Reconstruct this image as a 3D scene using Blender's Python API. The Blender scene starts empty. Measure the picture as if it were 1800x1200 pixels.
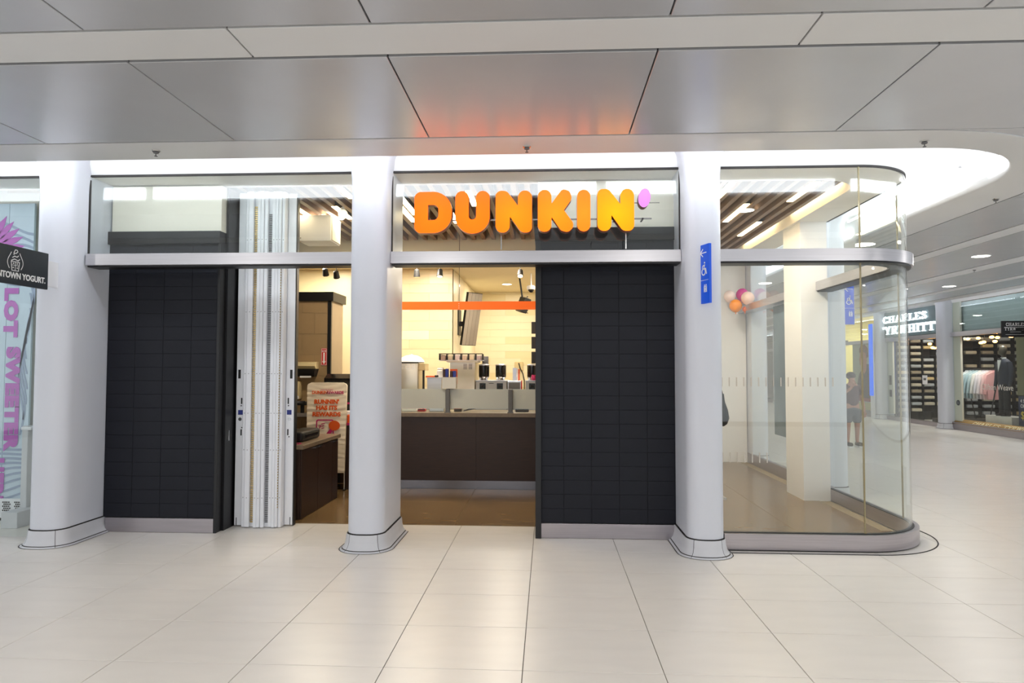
import bpy, bmesh, math, random
from math import sin, cos, pi, radians as rad
from mathutils import Vector as V, Matrix as Mx
random.seed(7)
SC = bpy.context.scene
COL = SC.collection

# ------------------------------------------------------------------ camera, world, exposure
cam_d = bpy.data.cameras.new('camera'); cam = bpy.data.objects.new('camera', cam_d); COL.objects.link(cam)
cam_d.lens = 24; cam_d.sensor_width = 36; cam_d.sensor_fit = 'HORIZONTAL'; cam_d.clip_end = 200; cam_d.clip_start = .05
YAW, PITCH, ROLL = .0524, .0405, .0017
_f = V((-sin(YAW)*cos(PITCH), cos(YAW)*cos(PITCH), sin(PITCH))); _r = V((cos(YAW), sin(YAW), 0)); _u = _r.cross(_f)
_r2 = _r*cos(ROLL)+_u*sin(ROLL); _u2 = _u*cos(ROLL)-_r*sin(ROLL)
cam.matrix_world = Mx(((_r2.x, _u2.x, -_f.x, 0), (_r2.y, _u2.y, -_f.y, 0), (_r2.z, _u2.z, -_f.z, 1.6), (0, 0, 0, 1)))
SC.camera = cam
wd = bpy.data.worlds.new('world'); SC.world = wd; wd.use_nodes = True
wd.node_tree.nodes['Background'].inputs[0].default_value = (.90, .95, 1.0, 1)
wd.node_tree.nodes['Background'].inputs[1].default_value = 1.02
SC.view_settings.view_transform = 'Standard'; SC.view_settings.look = 'None'
SC.view_settings.gamma = 1; SC.view_settings.use_curve_mapping = False
SC.view_settings.exposure = 0.2
W_DOWN = 21      # concourse downlight power
W_COVE = 9.0     # cove strip emission
W_LED = 22.0     # shop linear fixtures
W_KIT = 36       # added kitchen ceiling lights

# ------------------------------------------------------------------ helpers
def lin(c): c = c/255; return c/12.92 if c <= .04045 else ((c+.055)/1.055)**2.4
def S(r, g, b): return (lin(r), lin(g), lin(b), 1)
MATS = {}
def mat(name, col, rough=.5, metal=0, noise=0, nscale=6, spec=.5, emit=None, es=1, bump=0, bscale=40, stretch=None, alpha=None, col2=None):
    if name in MATS: return MATS[name]
    m = bpy.data.materials.new(name); m.use_nodes = True; nt = m.node_tree; b = nt.nodes['Principled BSDF']
    b.inputs['Base Color'].default_value = col; b.inputs['Roughness'].default_value = rough
    b.inputs['Metallic'].default_value = metal; b.inputs['Specular IOR Level'].default_value = spec
    if noise or bump or col2:
        tc = nt.nodes.new('ShaderNodeTexCoord'); mp = nt.nodes.new('ShaderNodeMapping')
        nt.links.new(tc.outputs['Object'], mp.inputs[0])
        if stretch: mp.inputs['Scale'].default_value = stretch
    if noise or col2:
        n = nt.nodes.new('ShaderNodeTexNoise'); n.inputs['Scale'].default_value = nscale; n.inputs['Detail'].default_value = 5
        nt.links.new(mp.outputs[0], n.inputs[0])
        r = nt.nodes.new('ShaderNodeValToRGB'); r.color_ramp.elements[0].position = .3; r.color_ramp.elements[1].position = .7
        c2 = col2 or tuple(min(1, c*(1+noise)) for c in col[:3])+(1,)
        c1 = col if col2 else tuple(c*(1-noise) for c in col[:3])+(1,)
        r.color_ramp.elements[0].color = c1; r.color_ramp.elements[1].color = c2
        nt.links.new(n.outputs[0], r.inputs[0]); nt.links.new(r.outputs[0], b.inputs['Base Color'])
    if bump:
        n2 = nt.nodes.new('ShaderNodeTexNoise'); n2.inputs['Scale'].default_value = bscale
        nt.links.new(mp.outputs[0], n2.inputs[0])
        bp = nt.nodes.new('ShaderNodeBump'); bp.inputs['Strength'].default_value = bump; bp.inputs['Distance'].default_value = .01
        nt.links.new(n2.outputs[0], bp.inputs['Height']); nt.links.new(bp.outputs[0], b.inputs['Normal'])
    if emit: b.inputs['Emission Color'].default_value = emit; b.inputs['Emission Strength'].default_value = es
    if alpha is not None: b.inputs['Alpha'].default_value = alpha
    MATS[name] = m; return m
def glass_mat(name, tint=(.96, .99, .975, 1), refl=1.0, rough=.01):
    m = bpy.data.materials.new(name); m.use_nodes = True; nt = m.node_tree
    for n in list(nt.nodes):
        if n.type != 'OUTPUT_MATERIAL': nt.nodes.remove(n)
    out = [n for n in nt.nodes if n.type == 'OUTPUT_MATERIAL'][0]
    t = nt.nodes.new('ShaderNodeBsdfTransparent'); t.inputs[0].default_value = tint
    g = nt.nodes.new('ShaderNodeBsdfGlossy'); g.inputs['Roughness'].default_value = rough; g.inputs[0].default_value = (refl, refl, refl, 1)
    lw = nt.nodes.new('ShaderNodeLayerWeight'); lw.inputs[0].default_value = .5
    pw = nt.nodes.new('ShaderNodeMath'); pw.operation = 'POWER'; pw.inputs[1].default_value = 5
    f = nt.nodes.new('ShaderNodeMath'); f.operation = 'MULTIPLY_ADD'; f.inputs[1].default_value = .9; f.inputs[2].default_value = .04
    nt.links.new(lw.outputs['Facing'], pw.inputs[0]); nt.links.new(pw.outputs[0], f.inputs[0])
    x = nt.nodes.new('ShaderNodeMixShader')
    nt.links.new(f.outputs[0], x.inputs[0]); nt.links.new(t.outputs[0], x.inputs[1]); nt.links.new(g.outputs[0], x.inputs[2]); nt.links.new(x.outputs[0], out.inputs[0])
    MATS[name] = m; return m

WL = {}
def wl(o): return WL.get(o.name, V((0, 0, 0))) if o else V((0, 0, 0))
def tag(o, label=None, cat=None, group=None, kind=None):
    if label: o['label'] = label
    if cat: o['category'] = cat
    if group: o['group'] = group
    if kind: o['kind'] = kind
    return o
def thing(name, label, cat, loc, group=None, kind=None):
    o = bpy.data.objects.new(name, None); COL.objects.link(o); o.location = loc; WL[o.name] = V(loc); o.empty_display_size = .1
    return tag(o, label, cat, group, kind)
def obj(name, bm, m, parent=None, smooth=35):
    bmesh.ops.recalc_face_normals(bm, faces=bm.faces)
    me = bpy.data.meshes.new(name)
    lo = V((1e9,)*3); hi = V((-1e9,)*3)
    for v in bm.verts:
        for k in range(3): lo[k] = min(lo[k], v.co[k]); hi[k] = max(hi[k], v.co[k])
    c = (lo+hi)/2; c.z = lo.z
    bmesh.ops.translate(bm, verts=bm.verts, vec=-c)
    bm.to_mesh(me); bm.free()
    if smooth:
        me.polygons.foreach_set('use_smooth', [True]*len(me.polygons)); me.set_sharp_from_angle(angle=rad(smooth))
    ms = m if isinstance(m, (list, tuple)) else [m]
    for x in ms: me.materials.append(x)
    o = bpy.data.objects.new(name, me); COL.objects.link(o)
    o.location = c-wl(parent); WL[o.name] = c
    if parent: o.parent = parent
    return o
def inst(src, loc, parent=None, name=None):
    o = src.copy(); COL.objects.link(o)
    if name: o.name = name
    o.parent = parent; o.location = V(loc)-wl(parent); WL[o.name] = V(loc)
    return o
def copy_tree(src, off, parent=None, label=None, group=None):
    o = src.copy(); COL.objects.link(o); off = V(off); WL[o.name] = wl(src)+off
    o.parent = parent
    if parent is None: o.location = src.location+off
    if label: o['label'] = label
    if group: o['group'] = group
    for ch in list(src.children): copy_tree(ch, off, o)
    return o
def B(): return bmesh.new()
def box(bm, x0, x1, y0, y1, z0, z1, bev=0, seg=1, mx=None):
    r = bmesh.ops.create_cube(bm, size=1)
    vs = r['verts']
    for v in vs: v.co = V(((x0+x1)/2+v.co.x*(x1-x0), (y0+y1)/2+v.co.y*(y1-y0), (z0+z1)/2+v.co.z*(z1-z0)))
    if mx:
        for v in vs: v.co = mx @ v.co
    if bev:
        es = list({e for v in vs for e in v.link_edges})
        bmesh.ops.bevel(bm, geom=es, offset=bev, segments=seg, affect='EDGES', profile=.5)
    return bm
def bx(*a, **k): return box(B(), *a, **k)
def fr(o, r, u):
    r = V(r).normalized(); u = V(u).normalized(); n = r.cross(u)
    return Mx(((r.x, u.x, n.x, o[0]), (r.y, u.y, n.y, o[1]), (r.z, u.z, n.z, o[2]), (0, 0, 0, 1)))
def prism(bm, loops, depth, mx=None):
    """2-D loops (first outer, others holes) in local XY, from z=0 to depth"""
    es = []; allv = []
    for lp in loops:
        vs = [bm.verts.new((p[0], p[1], 0)) for p in lp]; allv += vs
        es += [bm.edges.new((vs[i], vs[(i+1) % len(vs)])) for i in range(len(vs))]
    if len(loops) == 1: fs = [bm.faces.new(allv)]
    else: fs = [g for g in bmesh.ops.triangle_fill(bm, edges=es, use_beauty=True)['geom'] if isinstance(g, bmesh.types.BMFace)]
    if depth:
        ex = bmesh.ops.extrude_face_region(bm, geom=fs)['geom']
        nv = [g for g in ex if isinstance(g, bmesh.types.BMVert)]
        for v in nv: v.co.z += depth
        allv = allv+nv
    if mx:
        for v in allv: v.co = mx @ v.co
    return bm
def rpoly(pts, n=6):
    """polygon with per-corner radius: pts = (x, y, r)"""
    out = []; N = len(pts)
    for i in range(N):
        p = V(pts[i][:2]); r = pts[i][2]; a = V(pts[i-1][:2]); b = V(pts[(i+1) % N][:2])
        da = (a-p); db = (b-p)
        if r <= 1e-6: out.append((p.x, p.y)); continue
        ang = da.angle(db); d = min(r/max(math.tan(ang/2), 1e-3), da.length*.5 if pts[i-1][2] else da.length*.98, db.length*.5 if pts[(i+1) % N][2] else db.length*.98)
        rr = d*math.tan(ang/2)
        c = p+(da.normalized()+db.normalized()).normalized()*(rr/sin(ang/2))
        s = p+da.normalized()*d-c; e = p+db.normalized()*d-c
        a0 = math.atan2(s.y, s.x); a1 = math.atan2(e.y, e.x)
        dd = (a1-a0+pi) % (2*pi)-pi
        for k in range(n+1):
            t = a0+dd*k/n; out.append((c.x+rr*cos(t), c.y+rr*sin(t)))
    return out
def rrect(x0, x1, y0, y1, r, n=5): return rpoly([(x0, y0, r), (x1, y0, r), (x1, y1, r), (x0, y1, r)], n)
def ell(cx, cy, a, b, n=28, rot=0): return [(cx+a*cos(t)*cos(rot)-b*sin(t)*sin(rot), cy+a*cos(t)*sin(rot)+b*sin(t)*cos(rot)) for t in [2*pi*k/n for k in range(n)]]
def tube(bm, pts, r, n=8, closed=False):
    pts = [V(p) for p in pts]; rings = []; N = len(pts)
    for i, p in enumerate(pts):
        a = pts[i-1] if (i > 0 or closed) else p; b = pts[(i+1) % N] if (i < N-1 or closed) else p
        t = (b-a).normalized(); up = V((0, 0, 1)) if abs(t.z) < .9 else V((1, 0, 0))
        s = t.cross(up).normalized(); w = s.cross(t)
        rr = r[i] if isinstance(r, (list, tuple)) else r
        rings.append([bm.verts.new(p+(s*cos(2*pi*k/n)+w*sin(2*pi*k/n))*rr) for k in range(n)])
    for i in range(N if closed else N-1):
        A = rings[i]; C = rings[(i+1) % N]
        for k in range(n): bm.faces.new((A[k], A[(k+1) % n], C[(k+1) % n], C[k]))
    if not closed: bm.faces.new(rings[0][::-1]); bm.faces.new(rings[-1])
    return bm
def lathe(bm, prof, c=(0, 0, 0), n=20, mx=None):
    rings = []
    for r, z in prof:
        rings.append([bm.verts.new((c[0]+r*cos(2*pi*k/n), c[1]+r*sin(2*pi*k/n), c[2]+z)) for k in range(n)])
    for A, C in zip(rings, rings[1:]):
        for k in range(n): bm.faces.new((A[k], A[(k+1) % n], C[(k+1) % n], C[k]))
    bm.faces.new(rings[0][::-1]); bm.faces.new(rings[-1])
    if mx:
        for rg in rings:
            for v in rg: v.co = mx @ v.co
    return bm
def loft(bm, rings, closed=False, cap=False):
    R_ = [[bm.verts.new(p) for p in rg] for rg in rings]
    for A, C in zip(R_, R_[1:]):
        n = len(A)
        for k in range(n if closed else n-1): bm.faces.new((A[k], A[(k+1) % n], C[(k+1) % n], C[k]))
    if cap: bm.faces.new(R_[0][::-1]); bm.faces.new(R_[-1])
    return bm
def sphere(bm, c, r, n=14, sc=(1, 1, 1)):
    vs = bmesh.ops.create_uvsphere(bm, u_segments=n, v_segments=max(6, n*2//3), radius=r)['verts']
    for v in vs: v.co = V((v.co.x*sc[0], v.co.y*sc[1], v.co.z*sc[2]))+V(c)
    return bm
def text(bm, s, size, mx, depth=.002, bold=0, align='CENTER', squeeze=1, space=1, fit=None):
    cu = bpy.data.curves.new('t', 'FONT'); cu.body = s; cu.size = size; cu.align_x = align; cu.align_y = 'CENTER'
    cu.offset = bold; cu.extrude = depth/2; cu.space_character = space; cu.resolution_u = 3
    o = bpy.data.objects.new('t', cu); COL.objects.link(o)
    dg = bpy.context.evaluated_depsgraph_get(); me = bpy.data.meshes.new_from_object(o.evaluated_get(dg))
    t = B(); t.from_mesh(me)
    if fit: xs_ = [v.co.x for v in t.verts]; squeeze = fit/(max(xs_)-min(xs_))
    for v in t.verts: v.co = mx @ V((v.co.x*squeeze, v.co.y, v.co.z+depth/2))
    me2 = bpy.data.meshes.new('t2'); t.to_mesh(me2); bm.from_mesh(me2); t.free()
    bpy.data.objects.remove(o); bpy.data.curves.remove(cu); bpy.data.meshes.remove(me); bpy.data.meshes.remove(me2)
    return bm
# slab-serif stroke letters for the shirt shop's sign (unit cell: width w, height 1)
SER = {
 'C': (.72, [[(.66, .74), (.6, .9), (.4, 1), (.2, .88), (.1, .5), (.2, .12), (.4, 0), (.6, .1), (.68, .28)]]),
 'H': (.86, [[(.17, 0), (.17, 1)], [(.69, 0), (.69, 1)], [(.17, .5), (.69, .5)], [(0, 0), (.34, 0)], [(0, 1), (.34, 1)], [(.52, 0), (.86, 0)], [(.52, 1), (.86, 1)]]),
 'A': (.86, [[(.14, 0), (.43, 1)], [(.43, 1), (.72, 0)], [(.24, .35), (.62, .35)], [(0, 0), (.28, 0)], [(.56, 0), (.88, 0)]]),
 'R': (.8, [[(.17, 0), (.17, 1)], [(.0, 1), (.5, 1), (.64, .86), (.62, .64), (.48, .5), (.17, .5)], [(.42, .5), (.6, .1), (.78, 0)], [(0, 0), (.34, 0)]]),
 'L': (.68, [[(.17, 0), (.17, 1)], [(0, 0), (.64, 0), (.64, .26)], [(0, 1), (.36, 1)]]),
 'E': (.7, [[(.17, 0), (.17, 1)], [(0, 0), (.64, 0), (.66, .25)], [(0, 1), (.62, 1), (.62, .77)], [(.17, .5), (.46, .5)]]),
 'S': (.64, [[(.56, .76), (.46, .95), (.28, 1), (.12, .84), (.16, .64), (.46, .42), (.56, .2), (.42, .02), (.22, 0), (.1, .1), (.08, .28)]]),
 'T': (.74, [[(.37, 0), (.37, 1)], [(.02, .74), (.02, 1), (.72, 1), (.72, .74)], [(.2, 0), (.54, 0)]]),
 'Y': (.82, [[(.12, 1), (.41, .48)], [(.7, 1), (.41, .48)], [(.41, .48), (.41, 0)], [(0, 1), (.26, 1)], [(.58, 1), (.84, 1)], [(.24, 0), (.58, 0)]]),
 'W': (1.15, [[(.12, 1), (.34, 0)], [(.34, 0), (.57, .95)], [(.57, .95), (.8, 0)], [(.8, 0), (1.03, 1)], [(0, 1), (.26, 1)], [(.44, 1), (.68, 1)], [(.9, 1), (1.15, 1)]]),
 'I': (.38, [[(.19, 0), (.19, 1)], [(0, 0), (.38, 0)], [(0, 1), (.38, 1)]]),
}
def serif(bm, s, h, width, mx, depth, sw=.13, thin=.07):
    tot = sum(SER[c][0] for c in s)+.12*(len(s)-1); k = width/(tot*h)
    x = 0
    for c in s:
        w, st = SER[c]
        for ln in st:
            for a, b in zip(ln, ln[1:]):
                a = V((a[0]+x, a[1])); b = V((b[0]+x, b[1])); d = (b-a).normalized(); nn = V((-d.y, d.x))
                t = (thin if abs(d.y) < .25 else sw)/2*1.15
                e = d*.03
                q = [a-e+nn*t, a-e-nn*t, b+e-nn*t, b+e+nn*t]
                prism(bm, [[(p.x*h*k, p.y*h) for p in q]], depth, mx)
        x += w+.12
    return bm

# ------------------------------------------------------------------ materials
m_col = mat('column_paint', S(216, 219, 228), .32, noise=.01, nscale=2, spec=.4)
m_base = mat('column_base_stone', S(206, 207, 212), .35, noise=.03, nscale=9)
m_cove = mat('cove_plaster', S(246, 247, 248), .6, noise=.006)
m_joint = mat('dark_joint', S(52, 50, 50), .8, noise=.1)
m_tile = mat('floor_tile_stone', S(228, 224, 218), .3, noise=.028, nscale=3.5, stretch=(.6, 2.2, 1), spec=.4)
m_grout = mat('floor_grout', S(110, 102, 94), .8, noise=.1)
m_farfloor = mat('floor_far_stone', S(226, 222, 216), .3, noise=.03, nscale=1.2, spec=.55)
m_shopfl = mat('shop_floor_tile', S(122, 98, 66), .22, noise=.16, nscale=2.4, stretch=(1, 2.6, 1), spec=.5)
m_shopgr = mat('shop_floor_grout', S(150, 135, 110), .7, noise=.05)
m_cpan = mat('ceiling_panel_metal', S(204, 206, 210), .27, metal=.3, noise=.025, nscale=1.6, spec=.55)
m_cband = mat('ceiling_band', S(222, 223, 224), .42, noise=.012, nscale=2)
m_slot = mat('ceiling_slot', S(112, 112, 118), .7, noise=.05)
m_steel = mat('brushed_steel', S(204, 202, 206), .3, metal=.9, noise=.05, nscale=7, stretch=(.3, .3, 14))
m_steel2 = mat('dull_steel_plinth', S(178, 172, 176), .3, metal=1, noise=.07, nscale=6, stretch=(.3, .3, 12))
m_black = mat('black_wall_tile', S(20, 22, 32), .5, noise=.08, nscale=8, spec=.3)
m_blackg = mat('black_tile_joint', S(17, 18, 22), .7, noise=.05)
m_blackm = mat('black_frame_metal', S(16, 16, 19), .4, noise=.08)
m_cream = mat('cream_panel', S(226, 221, 208), .4, noise=.012)
m_white = mat('white_enamel', S(232, 233, 238), .35, noise=.012)
m_doorw = mat('folding_door_enamel', S(240, 242, 248), .3, noise=.015, nscale=3)
m_gold = mat('brass_link', S(190, 165, 110), .35, metal=.8, noise=.1)
m_grey = mat('grey_rubber', S(110, 110, 112), .6, noise=.1)
m_dark = mat('matt_black', S(20, 20, 21), .5, noise=.1)
m_darkgl = mat('gloss_black', S(14, 14, 15), .2, noise=.05)
m_bluel = mat('blue_sticker', S(40, 52, 130), .5, noise=.08)
m_wood = mat('dark_walnut', S(50, 30, 21), .42, noise=.22, nscale=5, stretch=(1.2, 1.2, 16))
m_top = mat('stone_counter_top', S(126, 110, 92), .35, noise=.1, nscale=30)
m_ctile = mat('cream_wall_tile', S(234, 220, 180), .35, noise=.02, nscale=3)
m_ctile2 = mat('cream_wall_tile_dark', S(230, 213, 172), .35, noise=.02, nscale=3)
m_ctile3 = mat('cream_wall_tile_light', S(240, 230, 200), .35, noise=.02, nscale=3)
m_cgr = mat('cream_grout', S(222, 206, 168), .7, noise=.02)
m_ttile = mat('taupe_wall_tile', S(160, 134, 98), .4, noise=.06, nscale=4)
m_tgr = mat('taupe_grout', S(164, 146, 118), .7, noise=.03)
m_kceil = mat('shop_ceiling_cream', S(236, 222, 186), .7, noise=.01)
m_slat = mat('ceiling_slat_oak', S(140, 112, 88), .45, noise=.1, nscale=5, stretch=(14, 1, 14))
m_slatd = mat('ceiling_void', S(44, 39, 36), .8, noise=.1)
m_led = mat('led_strip', S(255, 240, 210), .5, emit=S(255, 228, 178), es=W_LED)
m_ledc = mat('cove_led', S(255, 255, 255), .5, emit=S(244, 249, 255), es=W_COVE)
m_disc = mat('downlight_lens', S(255, 255, 255), .5, emit=S(255, 247, 232), es=9)
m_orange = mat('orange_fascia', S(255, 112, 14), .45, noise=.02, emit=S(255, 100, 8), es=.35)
m_glass = glass_mat('clear_glass')
m_glassf = glass_mat('clear_glass_facade', tint=(.965, .985, .975, 1))
m_frost = mat('frosted_film', S(214, 216, 210), .5, noise=.01, alpha=.78)
m_warmst = mat('warm_steel', S(214, 206, 190), .3, metal=.7, noise=.04, nscale=5)
m_beige = mat('beige_plastic', S(214, 196, 150), .45, noise=.03)
m_redp = mat('red_print', S(206, 38, 36), .5, noise=.02)
m_mag = mat('magenta_print', S(190, 40, 104), .5, noise=.02)
m_orp = mat('orange_print', S(232, 92, 24), .5, noise=.02)
m_whp = mat('white_print', S(242, 242, 242), .5, noise=.01)
m_blue = mat('blue_sign', S(12, 78, 200), .4, noise=.02, emit=S(12, 78, 200), es=.25)
m_char = mat('charcoal_sign', S(46, 52, 58), .45, noise=.03)
m_chrome = mat('chrome', S(200, 200, 200), .12, metal=1, noise=.02)

# ------------------------------------------------------------------ paths shared by facade, cove and ceiling lip
def path(y0, xa, cx, cy, r, yb, n1=30, n2=26, n3=24):
    P = [(xa+(cx-xa)*k/n1, y0) for k in range(n1)]
    P += [(cx+r*sin(t), cy-r*cos(t)) for t in [pi/2*k/n2 for k in range(n2)]]
    P += [(cx+r, cy+(yb-cy)*k/n3) for k in range(n3+1)]
    return P
XL = -9.5; YB = 46
def gpath(d, xa=1.52, yb=8.6, **k):      # offset d outwards from glass line (Y=6.25, X=3.46, corner radius .66)
    return path(6.25-d, xa, 2.8, 6.91, .66+d, yb, **k)
P_LIP = path(5.46, XL, 3.0, 6.6, 1.14, YB); P_GAP = path(5.05, XL, 2.72, 7.0, 1.95, YB)
P_GL = path(6.25, XL, 2.8, 6.91, .66, YB)

# ------------------------------------------------------------------ floor
GX, GY, DX, DY = -.882, 3.694, .7475, .603
fl = obj('floor', bx(-14, 14, -9, 46, -.06, -.006), m_grout, smooth=0); tag(fl, 'white stone tiled floor of the mall concourse', 'floor', kind='structure')
tbm = bx(-DX/2+.0022, DX/2-.0022, -DY/2+.0022, DY/2-.0022, -.03, 0, bev=.0012)
t0 = None; rest = B(); cnt = 0
def in_shop(x, y): return (y > 7.0 and x < 3.5) 
cells = []
for i in range(-15, 19):
    for j in range(-18, 30):
        x = GX+(i+.5)*DX; y = GY+(j+.5)*DY
        if x < 3.2 and y > 7.02+DY*.45: continue
        cells.append((x, y))
def seen(x, y): return y > 2.9 and abs(x-(-.052*y)) < .82*y+.6 and y < 13.5
near = sorted([c for c in cells if seen(*c)], key=lambda c: c[1])[:300]
nearset = set(near)
for x, y in near:
    yc = y
    if t0 is None: t0 = obj('tile', tbm, m_tile, fl, smooth=0); t0.location = V((x, y, -.03))-wl(fl); WL[t0.name] = V((x, y, -.03))
    else: inst(t0, (x, y, -.03), fl)
for x, y in cells:
    if (x, y) not in nearset: box(rest, x-DX/2+.0022, x+DX/2-.0022, y-DY/2+.0022, y+DY/2-.0022, -.03, 0)
o = obj('far_tiles', rest, m_tile, fl, smooth=0); tag(o, kind='stuff')
o = obj('far_floor', bx(3.6, 13.9, GY+30*DY, 45.9, -.03, 0), m_farfloor, fl, smooth=0); tag(o, kind='stuff')
# shop floor
sf = obj('floor', bx(-9, 3.44, 7.02, 16, -.05, .001), m_shopgr, smooth=0); tag(sf, 'brown stone tiled floor inside the coffee shop', 'floor', kind='structure')
sx0, sdx, sy0, sdy = -.962, .853, 7.024, 1.2
st = None
for i in range(-5, 6):
    for j in range(0, 6):
        x0 = sx0+i*sdx; x1 = min(x0+sdx, 3.44); y0 = sy0+j*sdy; y1 = y0+sdy
        if x0 > 3.3: continue
        bm = bx(x0+.002, x1-.002, y0+.002, y1-.002, -.02, .006)
        obj('floor_tile', bm, m_shopfl, sf, smooth=0)
# vestibule floor in front of the threshold line
vp = [(1.6, 7.024), (1.6, 6.33)]+[p for p in gpath(-.06, xa=1.65, yb=7.024) if p[1] < 7.03]
o = obj('floor_tile', prism(B(), [[(x, y) for x, y in vp]], .02, Mx.Translation((0, 0, -.014))), m_shopfl, sf, smooth=0)
# floor joint that rings the glass corner
pts = [(x, y, .001) for x, y in path(6.12, 1.55, 2.86, 6.95, .83, 8.0)]
o = obj('trim_1', tube(B(), pts, .006, 5), m_joint); tag(o, 'thin dark joint line curving round the glass corner', 'trim', kind='structure')

# ------------------------------------------------------------------ ceiling of the concourse
CZ = 3.34
ce = obj('ceiling', bx(-14, 14, -5.5, 5.06, CZ+.05, CZ+.1), m_slot, smooth=0); tag(ce, 'grey metal panel ceiling of the concourse', 'ceiling', kind='structure')
obj('backing', bx(4.64, 10.1, 5.06, YB, CZ+.05, CZ+.1), m_slot, ce, smooth=0)
JX = -2.388
def cpanel(x0, x1, y0, y1, m, nm='panel'):
    obj(nm, bx(x0+.005, x1-.005, y0, y1, CZ, CZ+.02, bev=.002), m, ce, smooth=0)
for (y0, y1) in ((3.705, 5.03), (2.0, 3.33), (.31, 1.62)):
    for n in range(-5, 7): cpanel(JX+n*1.495, JX+(n+1)*1.495, y0, y1, m_cpan)
for (y0, y1) in ((3.352, 3.672), (1.645, 1.975)):
    for n in range(-3, 4): cpanel(1.345+(n-1)*2.99, 1.345+n*2.99, y0, y1, m_cband, 'band')
obj('far_panel', bx(-14, 12, -5.4, .29, CZ, CZ+.02), m_cpan, ce, smooth=0)
# slot shelf visible as dark line, slightly recessed
# lip band around cove
lip = B(); rings = [[(x, y, CZ) for x, y in P_GAP], [(x, y, CZ) for x, y in P_LIP]]
up = path(5.475, XL, 3.0, 6.6, 1.125, YB); up2 = path(5.48, XL, 3.0, 6.6, 1.12, YB)
rings += [[(x, y, CZ+.012) for x, y in up], [(x, y, CZ+.05) for x, y in up2], [(x, y, CZ+.07) for x, y in up2]]
gp2 = path(5.055, XL, 2.72, 7.0, 1.945, YB)
rings = [[(x, y, CZ+.05) for x, y in gp2]]+rings
loft(lip, rings)
o = obj('lip_band', lip, m_cband, ce, smooth=50)
# corner infill panel between the curved gap and the corridor panels
poly = [(2.72+1.965*sin(pi/2*k/24), 7.0-1.965*cos(pi/2*k/24)) for k in range(25)]+[(4.685, 5.034)]
poly[0] = (2.72, 5.0349)
obj('panel', prism(B(), [poly], .02, Mx.Translation((0, 0, CZ))), m_cpan, ce, smooth=0)
for k, (x0, x1) in enumerate(((4.69, 5.635), (5.955, 7.22), (7.60, 8.66), (8.94, 9.66))):
    for n in range(0, 13):
        y0 = 5.05+n*2.05+(0 if k % 2 == 0 else 1.0); obj('panel', bx(x0, x1, y0 if n else 5.05, y0+2.044, CZ, CZ+.02), m_cpan, ce, smooth=0)
    obj('far_panel', bx(x0, x1, 5.05+13*2.05+(0 if k % 2 == 0 else 1.0), YB, CZ, CZ+.02), m_cpan, ce, smooth=0)
for x0, x1 in ((5.66, 5.93), (7.245, 7.575), (8.685, 8.915)):
    obj('band', bx(x0, x1, 5.05, YB, CZ-.004, CZ+.02), m_cband, ce, smooth=0)
# cove: white vault between ceiling lip and facade
prof = [(0, 3.445), (.015, 3.46), (.05, 3.50), (.12, 3.56), (.25, 3.62), (.45, 3.655), (.7, 3.66), (.98, 3.65)]
cv = B(); loft(cv, [[((1-s)*a[0]+s*b[0], (1-s)*a[1]+s*b[1], z) for a, b in zip(P_GL, P_LIP)] for s, z in prof]+[[(x, y, 3.40) for x, y in up2]])
o = obj('ceiling', cv, m_cove, smooth=60); tag(o, 'bright white curved light cove above the shopfronts', 'ceiling', kind='structure')
# cove light strips, hidden behind the lip
for n in range(5):
    x0 = -9+n*2.4
    o = obj('cove_light', bx(x0, x0+2.3, 5.487, 5.50, 3.405, 3.53), m_ledc, smooth=0)
    tag(o, 'white linear light hidden in the ceiling cove over the shopfronts', 'light strip', group='cove light strips')
lp = path(5.49, 3.0, 3.0, 6.6, 1.11, 7.4)
for a, b, nm in ((2, 28, 0), (28, len(lp)-1, 1)):
    pass
seg = [p for p in lp if p[0] > 3.02 and p[1] < 6.6]
o = obj('cove_light', loft(B(), [[(x, y, 3.405) for x, y in seg], [(x, y, 3.53) for x, y in seg]]), m_ledc); tag(o, 'curved white light strip at the rounded corner of the cove', 'light strip', group='cove light strips')
for n in range(4):
    y0 = 6.9+n*2.5
    o = obj('cove_light', bx(4.105, 4.116, y0, y0+2.2, 3.405, 3.50), m_ledc, smooth=0)
    tag(o, 'white linear light in the cove along the side corridor', 'light strip', group='cove light strips')
# visible tube light on the cove's corridor side
t = thing('tube_light', 'slim glowing tube light inside the rounded ceiling cove at right', 'light', (4.0, 7.6, 3.5))
obj('tube', tube(B(), [(3.98, 6.75, 3.56), (3.98, 9.2, 3.56)], .014, 8), mat('tube_glow', S(255, 255, 255), .5, emit=S(255, 252, 245), es=5), t)
obj('end_cap', tube(B(), [(3.98, 6.70, 3.56), (3.98, 6.75, 3.56)], .016, 8), m_white, t)
obj('trim_2', tube(B(), [(3.72, 6.62, 3.652), (3.72, 20, 3.652)], .005, 5), m_slot)
tag(bpy.data.objects['trim_2'], 'thin dark joint line in the white cove above the corridor', 'trim', kind='structure')
gr = B()
for k in range(9): box(gr, 3.16+k*.035, 3.175+k*.035, 5.75, 5.95, 3.636, 3.642)
o = obj('air_grille', gr, m_slot); tag(o, 'small perforated air grille in the white cove by the sprinkler', 'grille')
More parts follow.
